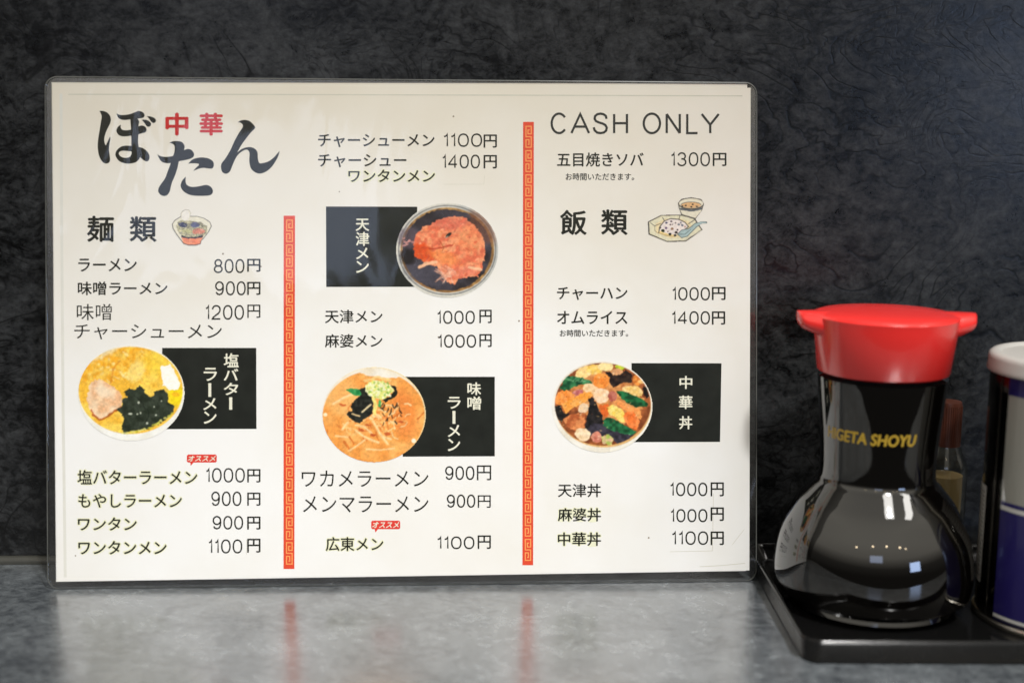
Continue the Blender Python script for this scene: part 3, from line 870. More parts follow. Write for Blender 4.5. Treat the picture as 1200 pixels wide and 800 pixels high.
P.put(P.mask_line([(180, 660), (250, 700), (330, 735)], 10, 5), (176, 120, 60), al=.6)
P.put(P.mask_line([(390, 738), (480, 742), (600, 715), (690, 655)], 8, 4), (180, 130, 70), al=.7)
P.build('dish_photo', alpha, print_mat, ZB)

# bowl 3: miso ramen
P = Paint(370, 420, 6.4, 376, 428, 501, 543, seed=51)
alpha = P.mask_ell(438, 420, 389, 358)
P.put(alpha, (236, 222, 196), c2=(246, 240, 226), cell=24)
soup = P.mask_ell(438, 436, 386, 344)*(1-P.mask_ell(470, 20, 300, 118, 8, 6))
P.put(soup, (240, 156, 74), .04, 18, (250, 180, 100))
P.put(soup*P.mask_ell(660, 420, 90, 180, -10, 14, .6), (236, 130, 60), al=.6)
P.put(soup*P.mask_ell(200, 300, 120, 110, -30, 16, .5), (248, 186, 110), al=.7)
cols = [(255, 214, 150), (250, 196, 120), (255, 226, 170), (226, 130, 60), (210, 110, 44)]
rg = random.Random(5)
for i in range(70):
    cx, cy = rg.gauss(400, 130), rg.gauss(470, 75); a_ = rg.uniform(-1.2, 1.4); L_ = rg.uniform(25, 80)
    x2, y2 = cx+L_*math.cos(a_), cy+L_*math.sin(a_)
    P.put(soup*P.mask_line([(cx, cy), ((cx+x2)/2+rg.uniform(-12, 12), (cy+y2)/2+rg.uniform(-12, 12)), (x2, y2)], rg.uniform(7, 16), 3), rg.choice(cols), al=.8)
for (pp, wd) in (([(430, 470), (480, 560), (540, 640)], 22), ([(300, 540), (370, 590), (470, 630)], 20), ([(370, 610), (300, 660), (250, 690)], 14), ([(380, 680), (480, 685), (590, 675)], 13), ([(150, 580), (240, 590)], 14), ([(240, 480), (200, 530)], 22), ([(130, 340), (220, 290), (300, 260)], 22), ([(300, 500), (360, 510), (420, 560)], 16)):
    P.put(soup*P.mask_line(pp, wd, 3), (254, 204, 136), al=.85); P.put(soup*P.mask_line([(x, y-3) for x, y in pp], wd*.35, 2), (255, 228, 176), al=.7)
for (x, y) in ((345, 535), (430, 570), (540, 565), (395, 500), (640, 470), (200, 345)):
    P.put(soup*P.mask_ell(x, y, 24, 11, 10, 8), (180, 66, 30), al=.7)
P.put(P.mask_poly([(222, 232), (270, 222), (330, 232), (360, 255), (345, 280), (300, 278), (250, 252)], 4), (30, 128, 66), .1, 4, (70, 160, 90))
P.put(P.mask_poly([(330, 235), (400, 205), (400, 260), (350, 280)], 5), (36, 40, 32))
P.put(P.mask_poly([(265, 350), (300, 300), (350, 265), (395, 252), (425, 300), (432, 370), (425, 410), (380, 440), (330, 490), (270, 460), (232, 425), (245, 400), (275, 395)], 6, 4), (26, 28, 24), .12, 5, (46, 48, 42))
P.put(P.mask_line([(350, 400), (412, 345)], 15, 2), (226, 206, 160)); P.put(P.mask_line([(272, 415), (330, 430)], 12, 2), (220, 190, 140))
P.put(P.mask_poly([(500, 310), (560, 280), (590, 240), (560, 195), (600, 210), (615, 262), (590, 290), (520, 330)], 5, 3), (30, 34, 26))
P.put(P.mask_poly([(370, 240), (380, 190), (430, 160), (500, 165), (560, 195), (585, 245), (550, 280), (500, 310), (440, 295), (400, 275)], 8, 4), (224, 226, 120), .05, 3, (240, 240, 190))
for i in range(30):
    P.put(P.mask_ell(rg.uniform(390, 560), rg.uniform(175, 300), rg.uniform(5, 13), rg.uniform(4, 8), rg.uniform(0, 90), 3), rg.choice([(110, 170, 70), (248, 248, 214), (236, 228, 90), (150, 190, 90)]), al=.8)
P.put(P.mask_line([(430, 300), (450, 350), (440, 410)], 26, 5), (244, 228, 130)); P.put(P.mask_line([(480, 320), (478, 355)], 22, 4), (70, 170, 90))
P.put(P.mask_line([(370, 170), (470, 140), (560, 165)], 22, 6), (252, 214, 140), al=.8)
for i in range(34):
    x, y = rg.uniform(475, 640), rg.uniform(330, 480)
    P.put(P.mask_line([(x, y), (x+rg.uniform(-18, 18), y+rg.uniform(8, 28))], rg.uniform(5, 10), 2), rg.choice([(34, 30, 24), (34, 30, 24), (255, 222, 160), (250, 200, 130)]), al=.9)
P.put(P.mask_ell(735, 615, 17, 17), (255, 244, 214)); P.put(P.mask_ell(72, 420, 15, 14), (255, 236, 196))
P.put(P.mask_ell(438, 420, 389, 358)*(1-P.mask_ell(432, 424, 384, 356)), (236, 214, 160), al=.9)
P.build('dish_photo', alpha, print_mat, ZB)

# bowl 4: mixed topping rice
P = Paint(640, 415, 6.667, 645, 420, 767, 532, seed=71)
alpha = P.mask_ell(438, 410, 394, 358)
P.put(alpha, (232, 224, 206), c2=(246, 242, 232), cell=26)
P.put(P.mask_ell(450, 400, 380, 326), (222, 164, 88), al=.8)
S = P.mask_ell(442, 390, 374, 322)
P.put(S, (120, 62, 34), .08, 9, (170, 96, 52))
P.put(S*P.mask_ell(470, 330, 300, 200, 20, 20), (226, 156, 92), .05, 8, (196, 120, 66))
def pc(pts, c, c2=None, j=6): P.put(S*P.mask_poly(pts, j, 4), c, .06, 6, c2)
def el(x, y, a_, b_, an, c, c2=None, j=5): P.put(S*P.mask_ell(x, y, a_, b_, an, j), c, .05, 6, c2)
el(300, 140, 75, 45, -25, (250, 208, 130), (255, 226, 160)); el(380, 120, 60, 40, 0, (248, 200, 90), (255, 220, 140))
el(465, 95, 60, 38, 0, (252, 226, 160)); pc([(535, 90), (575, 70), (612, 100), (590, 128), (545, 110)], (206, 214, 60), (160, 190, 50))
el(560, 140, 50, 30, 10, (220, 160, 110)); el(430, 208, 62, 62, 0, (238, 134, 52), (248, 156, 72))
pc([(455, 140), (500, 130), (520, 165), (580, 160), (620, 120), (665, 150), (672, 225), (600, 215), (560, 240), (520, 260), (495, 220), (500, 180)], (34, 24, 22), (60, 46, 38))
el(715, 200, 38, 45, 0, (236, 150, 70), (206, 110, 40)); el(745, 215, 28, 18, 10, (250, 196, 120))
pc([(135, 180), (180, 168), (260, 180), (350, 205), (362, 230), (290, 232), (200, 260), (150, 290), (105, 270), (130, 230)], (20, 72, 44), (60, 130, 80))
for i in range(9): P.put(P.mask_line([(150+i*20, 195+i*3), (170+i*21, 185+(i % 3)*14)], 5, 3), (150, 200, 150), al=.7)
el(350, 275, 70, 40, 20, (246, 200, 146), (252, 216, 170)); el(245, 305, 48, 32, -20, (190, 100, 100), (214, 140, 130))
pc([(65, 340), (110, 285), (170, 280), (230, 320), (200, 360), (130, 395), (75, 390)], (240, 138, 56), (250, 160, 84))
pc([(120, 390), (200, 340), (280, 300), (350, 290), (370, 320), (290, 380), (210, 420), (150, 465)], (250, 176, 92), (246, 156, 60))
el(432, 325, 65, 58, 0, (248, 204, 158), (254, 222, 188)); el(520, 330, 36, 44, 0, (170, 84, 70), (200, 120, 100))
pc([(58, 405), (110, 400), (140, 460), (190, 465), (125, 510), (120, 545), (80, 490)], (22, 22, 22), (44, 40, 36))
el(290, 420, 45, 36, -30, (240, 208, 170)); 
pc([(130, 510), (190, 465), (300, 460), (310, 520), (290, 590), (230, 600), (160, 560)], (222, 140, 84), (180, 92, 50))
el(620, 278, 30, 30, 0, (240, 190, 120)); pc([(590, 265), (640, 242), (720, 250), (760, 290), (745, 325), (680, 320), (620, 295)], (250, 216, 150), (240, 196, 110))
pc([(545, 285), (600, 285), (680, 320), (750, 350), (800, 385), (780, 410), (700, 415), (620, 370), (570, 330)], (18, 62, 34), (40, 120, 70))
pc([(755, 240), (790, 260), (800, 330), (780, 345), (760, 300)], (28, 22, 20))
pc([(520, 362), (570, 355), (650, 400), (745, 440), (745, 505), (700, 490), (620, 440)], (248, 168, 96), (240, 150, 80))
pc([(410, 400), (480, 385), (500, 440), (470, 490), (430, 470)], (222, 104, 44)); 
pc([(470, 410), (520, 395), (600, 430), (640, 500), (600, 540), (540, 500), (490, 460)], (246, 208, 90), (252, 226, 130))
pc([(630, 450), (680, 440), (730, 520), (710, 590), (650, 570), (620, 530), (600, 480)], (238, 116, 50), (248, 146, 80))
pc([(330, 350), (355, 335), (395, 375), (412, 440), (440, 480), (450, 560), (440, 580), (370, 560), (300, 590), (320, 480), (335, 410)], (20, 20, 20), (44, 40, 40))
pc([(300, 590), (370, 540), (450, 540), (560, 570), (690, 620), (640, 670), (560, 700), (520, 650), (430, 640), (340, 640)], (40, 38, 46), (66, 62, 74))
pc([(445, 510), (490, 488), (560, 520), (640, 570), (710, 605), (690, 630), (600, 620), (500, 590), (450, 560)], (22, 70, 40), (44, 120, 74))
el(285, 625, 62, 50, 20, (242, 208, 160), (252, 226, 190)); el(395, 645, 42, 42, -20, (206, 120, 100), (224, 150, 124))
pc([(430, 640), (490, 620), (525, 660), (510, 710), (440, 700)], (170, 190, 90), (230, 190, 150))
for i in range(60):
    x, y = rg.uniform(80, 800), rg.uniform(90, 690)
    P.put(S*P.mask_ell(x, y, rg.uniform(4, 12), rg.uniform(3, 6), rg.uniform(-60, 60), 3), rg.choice([(255, 236, 200), (120, 56, 26), (250, 200, 130)]), al=.5)
P.put(P.mask_ell(438, 408, 394, 356)*(1-P.mask_ell(432, 402, 388, 338))*(P.U > 500), (244, 240, 226))
P.build('dish_photo', alpha, print_mat, ZB)

# little drawn bowl
P = Paint(195, 235, 13.33, 200, 244, 250, 289, 2.4, (228, 222, 210), seed=91)
bowl = [(90, 370), (130, 310), (200, 265), (225, 250), (225, 205), (255, 165), (300, 143), (355, 150), (390, 195), (375, 245), (480, 245), (590, 275), (680, 335), (705, 400), (660, 490), (590, 580), (545, 630), (535, 675), (470, 695), (340, 695), (265, 670), (230, 620), (160, 530), (105, 440)]
alpha = P.mask_poly([(x+(x-400)*.03, y+(y-420)*.03) for x, y in bowl])
P.put(P.mask_poly(bowl), (232, 226, 205))
P.put(P.mask_poly([(230, 560), (330, 590), (470, 590), (580, 550), (540, 630), (530, 680), (450, 692), (330, 690), (265, 665)]), (232, 128, 88), .04, 8, (240, 150, 110))
food = P.mask_poly([(150, 400), (190, 330), (260, 310), (400, 320), (540, 330), (630, 400), (650, 470), (600, 540), (480, 580), (330, 580), (230, 540), (170, 470)], 10)
P.put(food, (150, 146, 120), .2, 3, (196, 188, 150))
P.put(P.mask_ell(260, 380, 70, 38, 10, 8), (52, 54, 84)); P.put(P.mask_ell(450, 380, 70, 45, 0, 8), (96, 98, 130), .2); P.put(P.mask_ell(500, 480, 100, 45, 0, 10), (214, 134, 108), .15)
P.put(P.mask_ell(320, 480, 90, 35, 10, 10), (196, 192, 140), .1)
rg = random.Random(9)
for i in range(30):
    x, y = rg.uniform(190, 600), rg.uniform(330, 540)
    P.put(food*P.mask_line([(x, y), (x+rg.uniform(-50, 50), y+rg.uniform(-24, 24))], 8, 6), rg.choice([(70, 66, 60), (225, 222, 210), (225, 222, 210), (120, 100, 90)]), al=.8)
P.put(P.mask_line([(240, 560), (330, 580), (450, 585), (560, 560)], 26, 8), (40, 34, 36))
P.put(P.mask_ell(300, 235, 62, 85, 10), (238, 232, 222))
P.put(P.mask_line(bowl[8:]+bowl[:4], 11), (70, 64, 56)); P.put(P.mask_line(bowl[3:9], 7), (150, 140, 130))
P.build('bowl_drawing', alpha, print_mat, ZB)

# little drawn fried-rice plate with soup cup and spoon
P = Paint(750, 225, 12.31, 757, 230, 830, 286, 2.4, (229, 223, 213), seed=95)
plate = [(120, 430), (310, 335), (600, 330), (790, 385), (895, 545), (660, 710), (390, 715), (130, 610)]
cup = [(550, 160), (600, 100), (740, 80), (880, 105), (920, 170), (890, 270), (800, 385), (700, 380), (600, 330), (565, 240)]
spoon = [(540, 610), (600, 550), (700, 530), (800, 450), (880, 425), (960, 430), (965, 455), (890, 460), (820, 500), (740, 580), (680, 640), (600, 660)]
def gro(Q, cx, cy, k): return [(cx+(x-cx)*k, cy+(y-cy)*k) for x, y in Q]
alpha = np.maximum(np.maximum(P.mask_poly(gro(plate, 500, 520, 1.03)), P.mask_poly(gro(cup, 735, 230, 1.04))), P.mask_poly(gro(spoon, 750, 540, 1.04)))
P.put(P.mask_poly(plate), (226, 220, 190)); P.put(P.mask_poly(gro(plate, 500, 530, .72)), (232, 214, 170))
P.put(P.mask_poly(cup), (231, 224, 202)); P.put(P.mask_ell(735, 190, 140, 42), (222, 178, 128)); 
P.put(P.mask_line([(590, 245), (740, 270), (890, 240)], 30, 5), (96, 100, 104))
for (x, y) in ((660, 195), (760, 180), (740, 215), (820, 210), (610, 205)): P.put(P.mask_ell(x, y, 15, 11), (60, 50, 44))
rice = [(270, 590), (285, 500), (350, 420), (440, 385), (560, 395), (650, 440), (700, 500), (620, 560), (540, 600), (500, 640), (380, 625)]
P.put(P.mask_poly(rice), (236, 224, 218), .05)
P.put(P.mask_poly([(280, 560), (400, 600), (520, 620), (500, 640), (380, 628), (275, 595)], 4), (240, 214, 150))
for (x, y, a_, c) in ((330, 560, 24, (40, 50, 30)), (375, 520, 18, (104, 80, 110)), (465, 530, 22, (150, 116, 90)), (430, 610, 20, (20, 20, 20)), (290, 515, 14, (60, 56, 50)), (450, 425, 14, (80, 70, 80)), (440, 470, 12, (90, 70, 70)), (470, 470, 10, (90, 70, 70)), (510, 445, 12, (110, 100, 100)), (380, 445, 16, (70, 66, 96)), (520, 585, 22, (40, 30, 26)), (505, 625, 18, (20, 20, 20)), (560, 470, 18, (120, 124, 130)), (610, 480, 18, (110, 114, 126)), (650, 500, 16, (190, 150, 140)), (400, 570, 10, (120, 90, 80)), (585, 445, 12, (100, 100, 120)), (540, 545, 14, (60, 46, 50))):
    P.put(P.mask_ell(x, y, a_, a_*.85, 0, 4), c)
lc = (84, 80, 74)
P.put(P.mask_line(rice[:8], 12), lc); P.put(P.mask_line([(270, 590), (380, 628), (500, 645)], 7), (150, 130, 90)); P.put(P.mask_line([(210, 500), (215, 560), (260, 595)], 7), (150, 130, 90))
P.put(P.mask_line(plate+plate[:1], 19, 3), lc); P.put(P.mask_line([(150, 445), (210, 490), (300, 455)], 8), lc)
P.put(P.mask_line([(325, 370), (350, 410)], 9), lc); P.put(P.mask_line([(575, 345), (560, 400)], 9), lc); P.put(P.mask_line([(700, 460), (790, 400)], 9), lc)
P.put(P.mask_line([(640, 690), (880, 560)], 12), (200, 196, 176))
P.put(P.mask_line(arc(738, 165, 186, 80, 0, 360, 24), 17), lc); P.put(P.mask_line([(552, 170), (570, 260), (605, 330)], 11), lc); P.put(P.mask_line([(920, 170), (890, 280), (800, 385)], 11), lc); P.put(P.mask_line(arc(735, 190, 145, 44, 180, 360, 14), 7), lc)
P.put(P.mask_poly(spoon), (168, 190, 190)); P.put(P.mask_line(spoon+spoon[:1], 9), (86, 98, 100)); P.put(P.mask_line([(560, 610), (650, 610), (730, 540)], 7), (86, 98, 100))
P.build('fried_rice_drawing', alpha, print_mat, ZB)

# ------------------------------------------------------------------ tray
tray_mat = simple('black_lacquer', (0.004, 0.004, 0.004), 0.14, 1.36, bump=0.12, bscale=90)
TX0, TX1, TY0, TY1 = 152.6, 345.0, -122.5, -9.5
def tray_ring(ins, z, r):
    ca, sa = math.cos(math.radians(-2.6)), math.sin(math.radians(-2.6))
    return [(TX0+(x-TX0)*ca-(y-TY1)*sa, TY1+(x-TX0)*sa+(y-TY1)*ca, z) for x, y in rounded_rect(TX1-TX0-2*ins, TY1-TY0-2*ins, max(r-ins, 1.0), 10, (TX0+TX1)/2, (TY0+TY1)/2)]
rings = [tray_ring(2.0, 0.15, 7.5), tray_ring(1.1, 0.5, 7.5), tray_ring(0.45, 7.6, 7.5), tray_ring(0.15, 8.6, 7.5), tray_ring(0.0, 9.0, 7.5), tray_ring(0.3, 9.5, 7.5), tray_ring(0.9, 9.6, 7.5),
         tray_ring(1.6, 9.2, 8), tray_ring(2.2, 8.0, 9), tray_ring(4.6, 3.3, 10), tray_ring(6.0, 2.6, 10), tray_ring(9.0, 2.4, 12)]
trayo = empty('condiment_tray', (250*MM, -63*MM, 0), 'shallow black lacquered tray carrying the condiments beside the menu', 'tray')
def reparent(o, p):
    o.parent = p; o.matrix_parent_inverse = Matrix.Translation(-Vector(p.location)); return o
reparent(auto_smooth(loft('tray_dish', rings, tray_mat, None, True, True), 50), trayo)

# ------------------------------------------------------------------ soy sauce bottle
BX, BY, BZ = 191.8, -64.0, 2.5
def axis_from_px(ypx, bx, by):
    """height above the counter of the axis point seen at picture height ypx"""
    lo, hi = -20.0, 200.0
    for _ in range(50):
        mid = (lo+hi)/2
        v = np.array([bx, by, mid])-CP
        y = 400+FPX*(v@dwn)/(v@fwd)
        if y > ypx: lo = mid
        else: hi = mid
    v = np.array([bx, by, mid])-CP
    return mid, (v@fwd)/FPX
def lathe(name, prof, cx, cy, mat, parent, n=72, cap_top=True, cap_bot=True, smooth_deg=40):
    rings = [[(cx+r*math.cos(2*math.pi*j/n), cy+r*math.sin(2*math.pi*j/n), z) for j in range(n)] for (r, z) in prof]
    o = loft(name, rings, mat, None, cap_bot, cap_top)
    auto_smooth(o, smooth_deg)
    reparent(o, parent)
    return o
def spline(pts, k=6):
    P_ = [np.array(p, float) for p in pts]; out = []
    for i in range(len(P_)-1):
        a_ = P_[max(i-1, 0)]; b_ = P_[i]; c_ = P_[i+1]; d_ = P_[min(i+2, len(P_)-1)]
        for j in range(k):
            t_ = j/k
            out.append(0.5*((2*b_)+(-a_+c_)*t_+(2*a_-5*b_+4*c_-d_)*t_*t_+(-a_+3*b_-3*c_+d_)*t_**3))
    out.append(P_[-1]); return [tuple(p) for p in out]

soy = empty('soy_sauce_bottle', (BX*MM, BY*MM, BZ*MM), 'round black soy sauce bottle with a red two-spouted cap on the tray', 'bottle')
glass_black = simple('soy_dark_glass', (0.0014, 0.0011, 0.0009), 0.035, 1.78, coat=0.25, bump=0.05, bscale=60)
def bp(ypx, hw):
    z, s = axis_from_px(ypx, BX, BY)
    return (hw*s, z)
body_px = [(704, 99), (696, 105), (684, 110), (668, 113), (650, 112.5), (632, 110), (615, 105), (599, 97), (584, 88.5), (573, 80), (564, 72.5), (557.5, 67.2), (548, 65.8), (530, 66.2), (500, 68.5), (470, 71.5), (448, 73.5), (440, 74)]
bprof = [bp(*q) for q in body_px]
zb0 = bprof[0][1]
foot = [(26.0, BZ+1.2), (30.0, BZ+0.1), (33.0, BZ+0.3), (33.8, BZ+1.5), (33.2, BZ+3.0)]
bprof = spline([b for b in bprof if b[1] > BZ+6.0], 5)
zz0 = bprof[0][1]
full = spline([(33.2, BZ+3.0)] + ([(34.0, (BZ+3.0+zz0)/2)] if zz0-BZ > 8 else []) + [bprof[0]], 4)[:-1]
bprof = [(5.0, BZ+1.6)]+foot[:-1]+full+bprof
lathe('bottle_body', bprof, BX, BY, glass_black, soy, 96)
red_plastic = simple('red_plastic', (0.82, 0.032, 0.028), 0.27, 1.5, coat=0.3, bump=0.06, bscale=120)
(rc_b, zc_b) = bp(434, 75.5); (rc_t, zc_t) = bp(369, 83.5)
cprof = [(rc_b-2.0, zc_b+0.6), (rc_b-0.5, zc_b), (rc_b, zc_b+0.5), (rc_b+(rc_t-rc_b)*.85, zc_t-3.5), (rc_t, zc_t-1.2), (rc_t+0.15, zc_t-0.3), (rc_t-0.5, zc_t+0.5), (rc_t-2.5, zc_t+1.1), (rc_t*.6, zc_t+1.9), (rc_t*.25, zc_t+2.2), (0.5, zc_t+2.25)]
cap = lathe('cap', cprof, BX, BY, red_plastic, soy, 96)
# the two pouring lips sticking out of the cap's upper edge
def lip(ang):
    n, m = 14, 12
    rings = []
    ca, sa = math.cos(ang), math.sin(ang)
    for i in range(n+1):
        t_ = i/n
        r_ = rc_t*0.72+(35.0-rc_t*0.72)*t_
        wd = 11.5*(1-0.5*t_**1.5)
        if t_ > 0.9: wd *= math.sqrt(max(0.05, 1-((t_-0.9)/0.1)**2*0.8))
        top = zc_t+1.6-0.2*t_
        dep = 6.5*(1-t_)**0.8+5.6
        if t_ > 0.9: dep *= (1-(t_-0.9)*3.5)
        ring_ = []
        for j in range(m):
            a_ = 2*math.pi*j/m
            yy = wd*math.copysign(abs(math.cos(a_))**0.7, math.cos(a_)); zz_ = top-dep/2+dep/2*math.copysign(abs(math.sin(a_))**0.7, math.sin(a_))
            ring_.append((BX+r_*ca-yy*sa, BY+r_*sa+yy*ca, zz_))
        rings.append(ring_)
    o = loft('pouring_lip', rings, red_plastic, None, True, True)
    auto_smooth(o, 60); reparent(o, soy)
lip(math.radians(176)); lip(math.radians(-6))
# ring of glass under the cap
(rn, zn) = bp(446, 72.0)
# gold lettering bent round the neck
gold_print = simple('gold_print', (0.42, 0.27, 0.025), 0.4, 1.5, noise=0.3, nscale=800)
v, f = glyph('HIGETA SHOYU', 0.0)
lo, hi = v.min(0), v.max(0); u = (v-lo)/(hi-lo)
zc, s_ = axis_from_px(500.0, BX, BY); rr_ = 69.6*s_
view_az = math.atan2(CP[1]-BY, CP[0]-BX)
def neck_r(z):
    ps = sorted(bprof[6:], key=lambda q: q[1])
    zs = [q[1] for q in ps]; rs = [q[0] for q in ps]
    return float(np.interp(z, zs, rs))
vv, ff = [], []
hgt = 4.5
for k_, (da, dz) in enumerate(((0, 0), (0.009, 0), (-0.009, 0), (0, 0.18), (0, -0.18))):
    b0 = len(vv)
    for (a_, b_) in u:
        sl = (b_-0.5)*0.02
        ang = view_az+math.radians(-55)+(a_)*math.radians(90)+sl+da
        z = zc+(b_-0.5)*hgt+dz
        r_ = neck_r(z)+0.05+0.006*k_
        vv.append(((BX+r_*math.cos(ang))*MM, (BY+r_*math.sin(ang))*MM, z*MM))
    ff += [tuple(i+b0 for i in q) for q in f]
reparent(mesh_obj('gold_lettering', vv, ff, gold_print), soy)

# ------------------------------------------------------------------ tin with white lid, cut by the right edge of the picture
CX, CY, CZ, CR = 260.5, -84.0, 2.5, 31.0
can = empty('seasoning_tin', (CX*MM, CY*MM, CZ*MM), 'navy blue and white seasoning tin with a white plastic lid at the right edge', 'tin')
tin_metal = simple('dark_tin_metal', (0.10, 0.095, 0.085), 0.16, metal=1.0, bump=0.05, bscale=80)
tin_edge = simple('tin_edge_metal', (0.62, 0.58, 0.50), 0.25, metal=1.0)
zt, sct = axis_from_px(432, CX, CY)
lathe('tin_body', [(10, CZ+0.6), (CR-2.2, CZ+0.4), (CR-0.6, CZ+2.6), (CR-0.3, CZ+3.2), (CR-0.3, zt-1.5), (CR-1.0, zt)], CX, CY, tin_metal, can, 96)
lathe('base_rim', [(CR-1.8, CZ+0.1), (CR+0.35, CZ+0.1), (CR+0.75, CZ+0.8), (CR+0.7, CZ+1.8), (CR+0.1, CZ+2.3), (CR-0.3, CZ+2.4)], CX, CY, tin_edge, can, 96, False, False)
white_pl = simple('white_plastic', (0.49, 0.478, 0.452), 0.4, 1.48, noise=0.06, nscale=40)
LH = 6.4
lathe('lid', [(CR-1.0, zt-1.2), (CR-0.2, zt-1.5), (CR+0.9, zt-1.2), (CR+1.1, zt-0.6), (CR+0.9, zt+0.4), (CR+0.7, zt+LH-2.6), (CR+0.4, zt+LH-1.4), (CR-0.6, zt+LH-0.6), (CR-2.2, zt+LH-0.3), (CR-3.2, zt+LH-0.6), (CR-4.0, zt+LH-1.4), (CR-8, zt+LH-1.5), (2, zt+LH-1.4)], CX, CY, white_pl, can, 96)
az0 = math.atan2(CP[1]-CY, CP[0]-CX)
def band(name, a0, a1, z0, z1, mat, dr=0.12, n=48, parent=None):
    vv, ff = [], []
    for i in range(n+1):
        a_ = az0+math.radians(a0+(a1-a0)*i/n)
        for (r_, z) in ((CR-0.3+dr-0.1, z0), (CR-0.3+dr, z0+0.05), (CR-0.3+dr, z1-0.05), (CR-0.3+dr-0.1, z1)):
            vv.append(((CX+r_*math.cos(a_))*MM, (CY+r_*math.sin(a_))*MM, z*MM))
    for i in range(n):
        for j in range(3):
            ff.append((i*4+j, (i+1)*4+j, (i+1)*4+j+1, i*4+j+1))
    o = mesh_obj(name, vv, ff, mat)
    auto_smooth(o, 60); return reparent(o, parent or can)
navy = simple('navy_print', (0.014, 0.010, 0.088), 0.28, 1.5, coat=0.3, noise=0.1, nscale=50)
navy_dk = simple('dark_navy_print', (0.006, 0.006, 0.025), 0.28, 1.5, coat=0.3)
cream = simple('cream_print', (0.25, 0.245, 0.215), 0.35, 1.5, coat=0.3, noise=0.08, nscale=30)
silver = simple('silver_print', (0.50, 0.49, 0.46), 0.35, 1.5, noise=0.1)
def cz(ypx):
    """height on the tin's visible left front seen at ypx near x=1190"""
    a_ = az0-math.radians(48)
    lo, hi = -10.0, 160.0
    for _ in range(40):
        mid = (lo+hi)/2
        v = np.array([CX+CR*math.cos(a_), CY+CR*math.sin(a_), mid])-CP
        if 400+FPX*(v@dwn)/(v@fwd) > ypx: lo = mid
        else: hi = mid
    return mid
A0, A1 = -46, 100
band('label_band', A0, A1, cz(462), zt-0.9, navy)
band('label_panel', A0, A1, cz(585), cz(462), cream, 0.13)
band('label_stripe', A0, A1, cz(590), cz(585), navy, 0.14)
band('label_stripe', A0, A1, cz(595), cz(590), silver, 0.15)
band('label_band', A0, A1, cz(716), cz(595), navy, 0.13)
band('label_stripe', A0, A1, cz(719.5), cz(716), silver, 0.15)
band('label_band', A0, A1, CZ+2.8, cz(719.5), navy_dk, 0.13)
st = band('paper_sticker', -100, -66, cz(692), cz(578), simple('sticker_paper', (0.62, 0.60, 0.56), 0.55), 0.2, 16)
band('tin_light_streak', -55.5, -53.0, CZ+2.8, zt-0.9, tin_edge, 0.25, 4)  # bright streak of light on the metal, laid on as a pale strip
I = []; fI = []
rg = random.Random(3)
zlo, zhi = cz(690)+1.2, cz(580)-1.2
rws = 20
for i in range(rws):
    z = zlo+(zhi-zlo)*(i+.5)/rws
    a_ = -97.0
    while a_ < -69:
        da = rg.uniform(0.7, 1.8)
        b0 = len(I)
        for (aa, zz_) in ((a_, z-.35), (a_+da, z-.35), (a_+da, z+.35), (a_, z+.35)):
            th_ = az0+math.radians(aa); r_ = CR-0.3+0.215
            I.append(((CX+r_*math.cos(th_))*MM, (CY+r_*math.sin(th_))*MM, zz_*MM))
        fI.append((b0, b0+1, b0+2, b0+3)); a_ += da+rg.uniform(.6, 1.1)
pm = mesh_obj('sticker_print', I, fI, simple('sticker_ink', (0.12, 0.12, 0.12), 0.5))
pm.parent = st

# ------------------------------------------------------------------ small bottle with brown cap, behind the soy bottle
SX, SY, SZ = 233.0, -32.0, 2.5
small = empty('oil_bottle', (SX*MM, SY*MM, SZ*MM), 'small clear glass bottle with a brown cap behind the black soy bottle', 'bottle')
def spx(ypx, hw):
    z, s = axis_from_px(ypx, SX, SY); return (hw*s, z)
glass = bpy.data.materials.new('clear_glass'); glass.use_nodes = True
t_ = glass.node_tree; t_.nodes.clear()
o1 = node(t_, 'ShaderNodeOutputMaterial'); m1 = node(t_, 'ShaderNodeMixShader'); a1 = node(t_, 'ShaderNodeBsdfTransparent')
a1.inputs[0].default_value = (0.93, 0.94, 0.90, 1)
g1 = node(t_, 'ShaderNodeBsdfGlossy'); g1.inputs['Roughness'].default_value = 0.03
ge = node(t_, 'ShaderNodeNewGeometry'); io = node(t_, 'ShaderNodeMapRange'); fr = node(t_, 'ShaderNodeFresnel')
io.inputs[3].default_value = 1.6; io.inputs[4].default_value = 1/1.6
t_.links.new(ge.outputs['Backfacing'], io.inputs[0]); t_.links.new(io.outputs[0], fr.inputs[0]); t_.links.new(fr.outputs[0], m1.inputs[0])
t_.links.new(a1.outputs[0], m1.inputs[1]); t_.links.new(g1.outputs[0], m1.inputs[2]); t_.links.new(m1.outputs[0], o1.inputs[0])
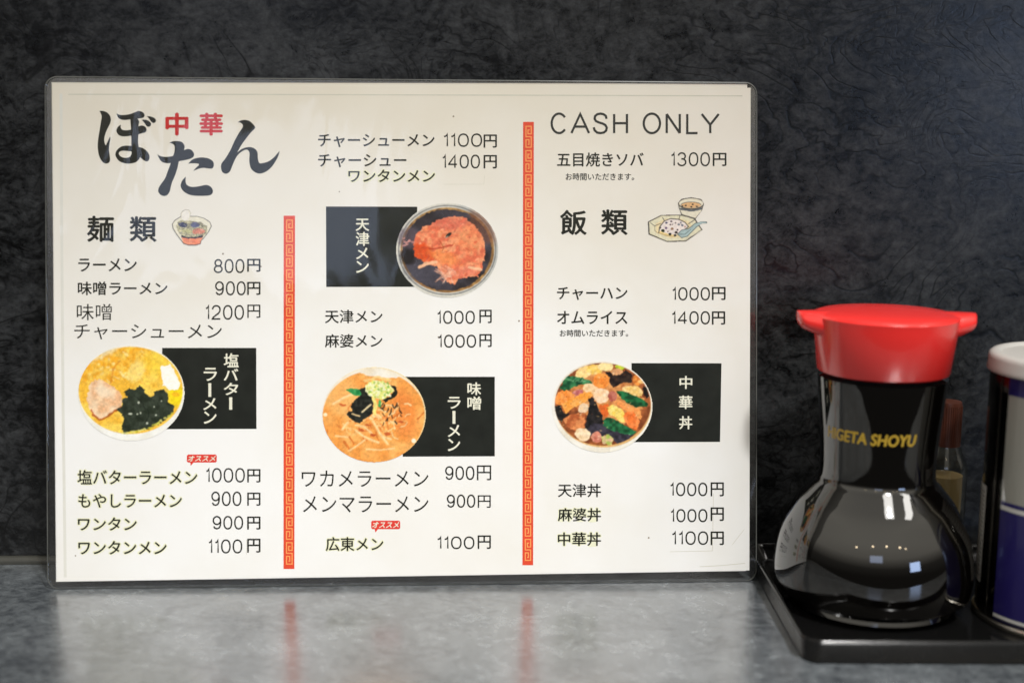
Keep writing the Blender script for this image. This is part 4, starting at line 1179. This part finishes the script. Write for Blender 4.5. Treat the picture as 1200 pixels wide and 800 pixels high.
oil = bpy.data.materials.new('amber_oil'); oil.use_nodes = True
ob = oil.node_tree.nodes['Principled BSDF']
ob.inputs['Base Color'].default_value = (0.42, 0.30, 0.14, 1); ob.inputs['Roughness'].default_value = 0.15
ob.inputs['Transmission Weight'].default_value = 0.0
sprof = [spx(650, 26)] and [(8, SZ+0.8), (8.6, SZ+0.1)]
zs_sh, s_s = axis_from_px(540, SX, SY); zs_nk, _ = axis_from_px(521, SX, SY); zs_ct, _ = axis_from_px(470, SX, SY)
RS = 25*s_s
outer = [(4, SZ+0.6), (RS-1.5, SZ+0.2), (RS-0.2, SZ+1.4), (RS, SZ+4), (RS, zs_sh-3), (RS-0.7, zs_sh), (RS-2.2, zs_sh+2.8), (14.0*s_s, zs_nk+0.8), (13.0*s_s, zs_nk+3)]
lathe('bottle_glass', outer, SX, SY, glass, small, 64, True, True)
inner = [(2, SZ+3), (RS-2.2, SZ+3.2), (RS-1.8, SZ+5), (RS-1.8, zs_sh-6), (2, zs_sh-5.9)]
lathe('bottle_contents', inner, SX, SY, oil, small, 48)
brown = simple('brown_plastic', (0.075, 0.022, 0.012), 0.38, 1.48, noise=0.15)
cpf = []
lathe('brown_cap', [(13.6*s_s, zs_nk), (15.4*s_s, zs_nk), (15.4*s_s, zs_nk+0.8), (15.0*s_s, zs_nk+1.4), (14.6*s_s, zs_ct-1), (14.0*s_s, zs_ct), (3, zs_ct+0.2)], SX, SY, brown, small, 48)
vv, ff = [], []
for i in range(36):
    a_ = 2*math.pi*i/36; b0 = len(vv); r0 = 14.75*s_s; r1 = 15.3*s_s; h_ = math.radians(2.4)
    for (aa, rr2) in ((a_-h_, r0), (a_, r1), (a_+h_, r0)):
        for z in (zs_nk+1.8, zs_ct-1.6):
            vv.append(((SX+rr2*math.cos(aa))*MM, (SY+rr2*math.sin(aa))*MM, z*MM))
    ff += [(b0, b0+2, b0+3, b0+1), (b0+2, b0+4, b0+5, b0+3)]
reparent(mesh_obj('cap_ribs', vv, ff, brown), small)
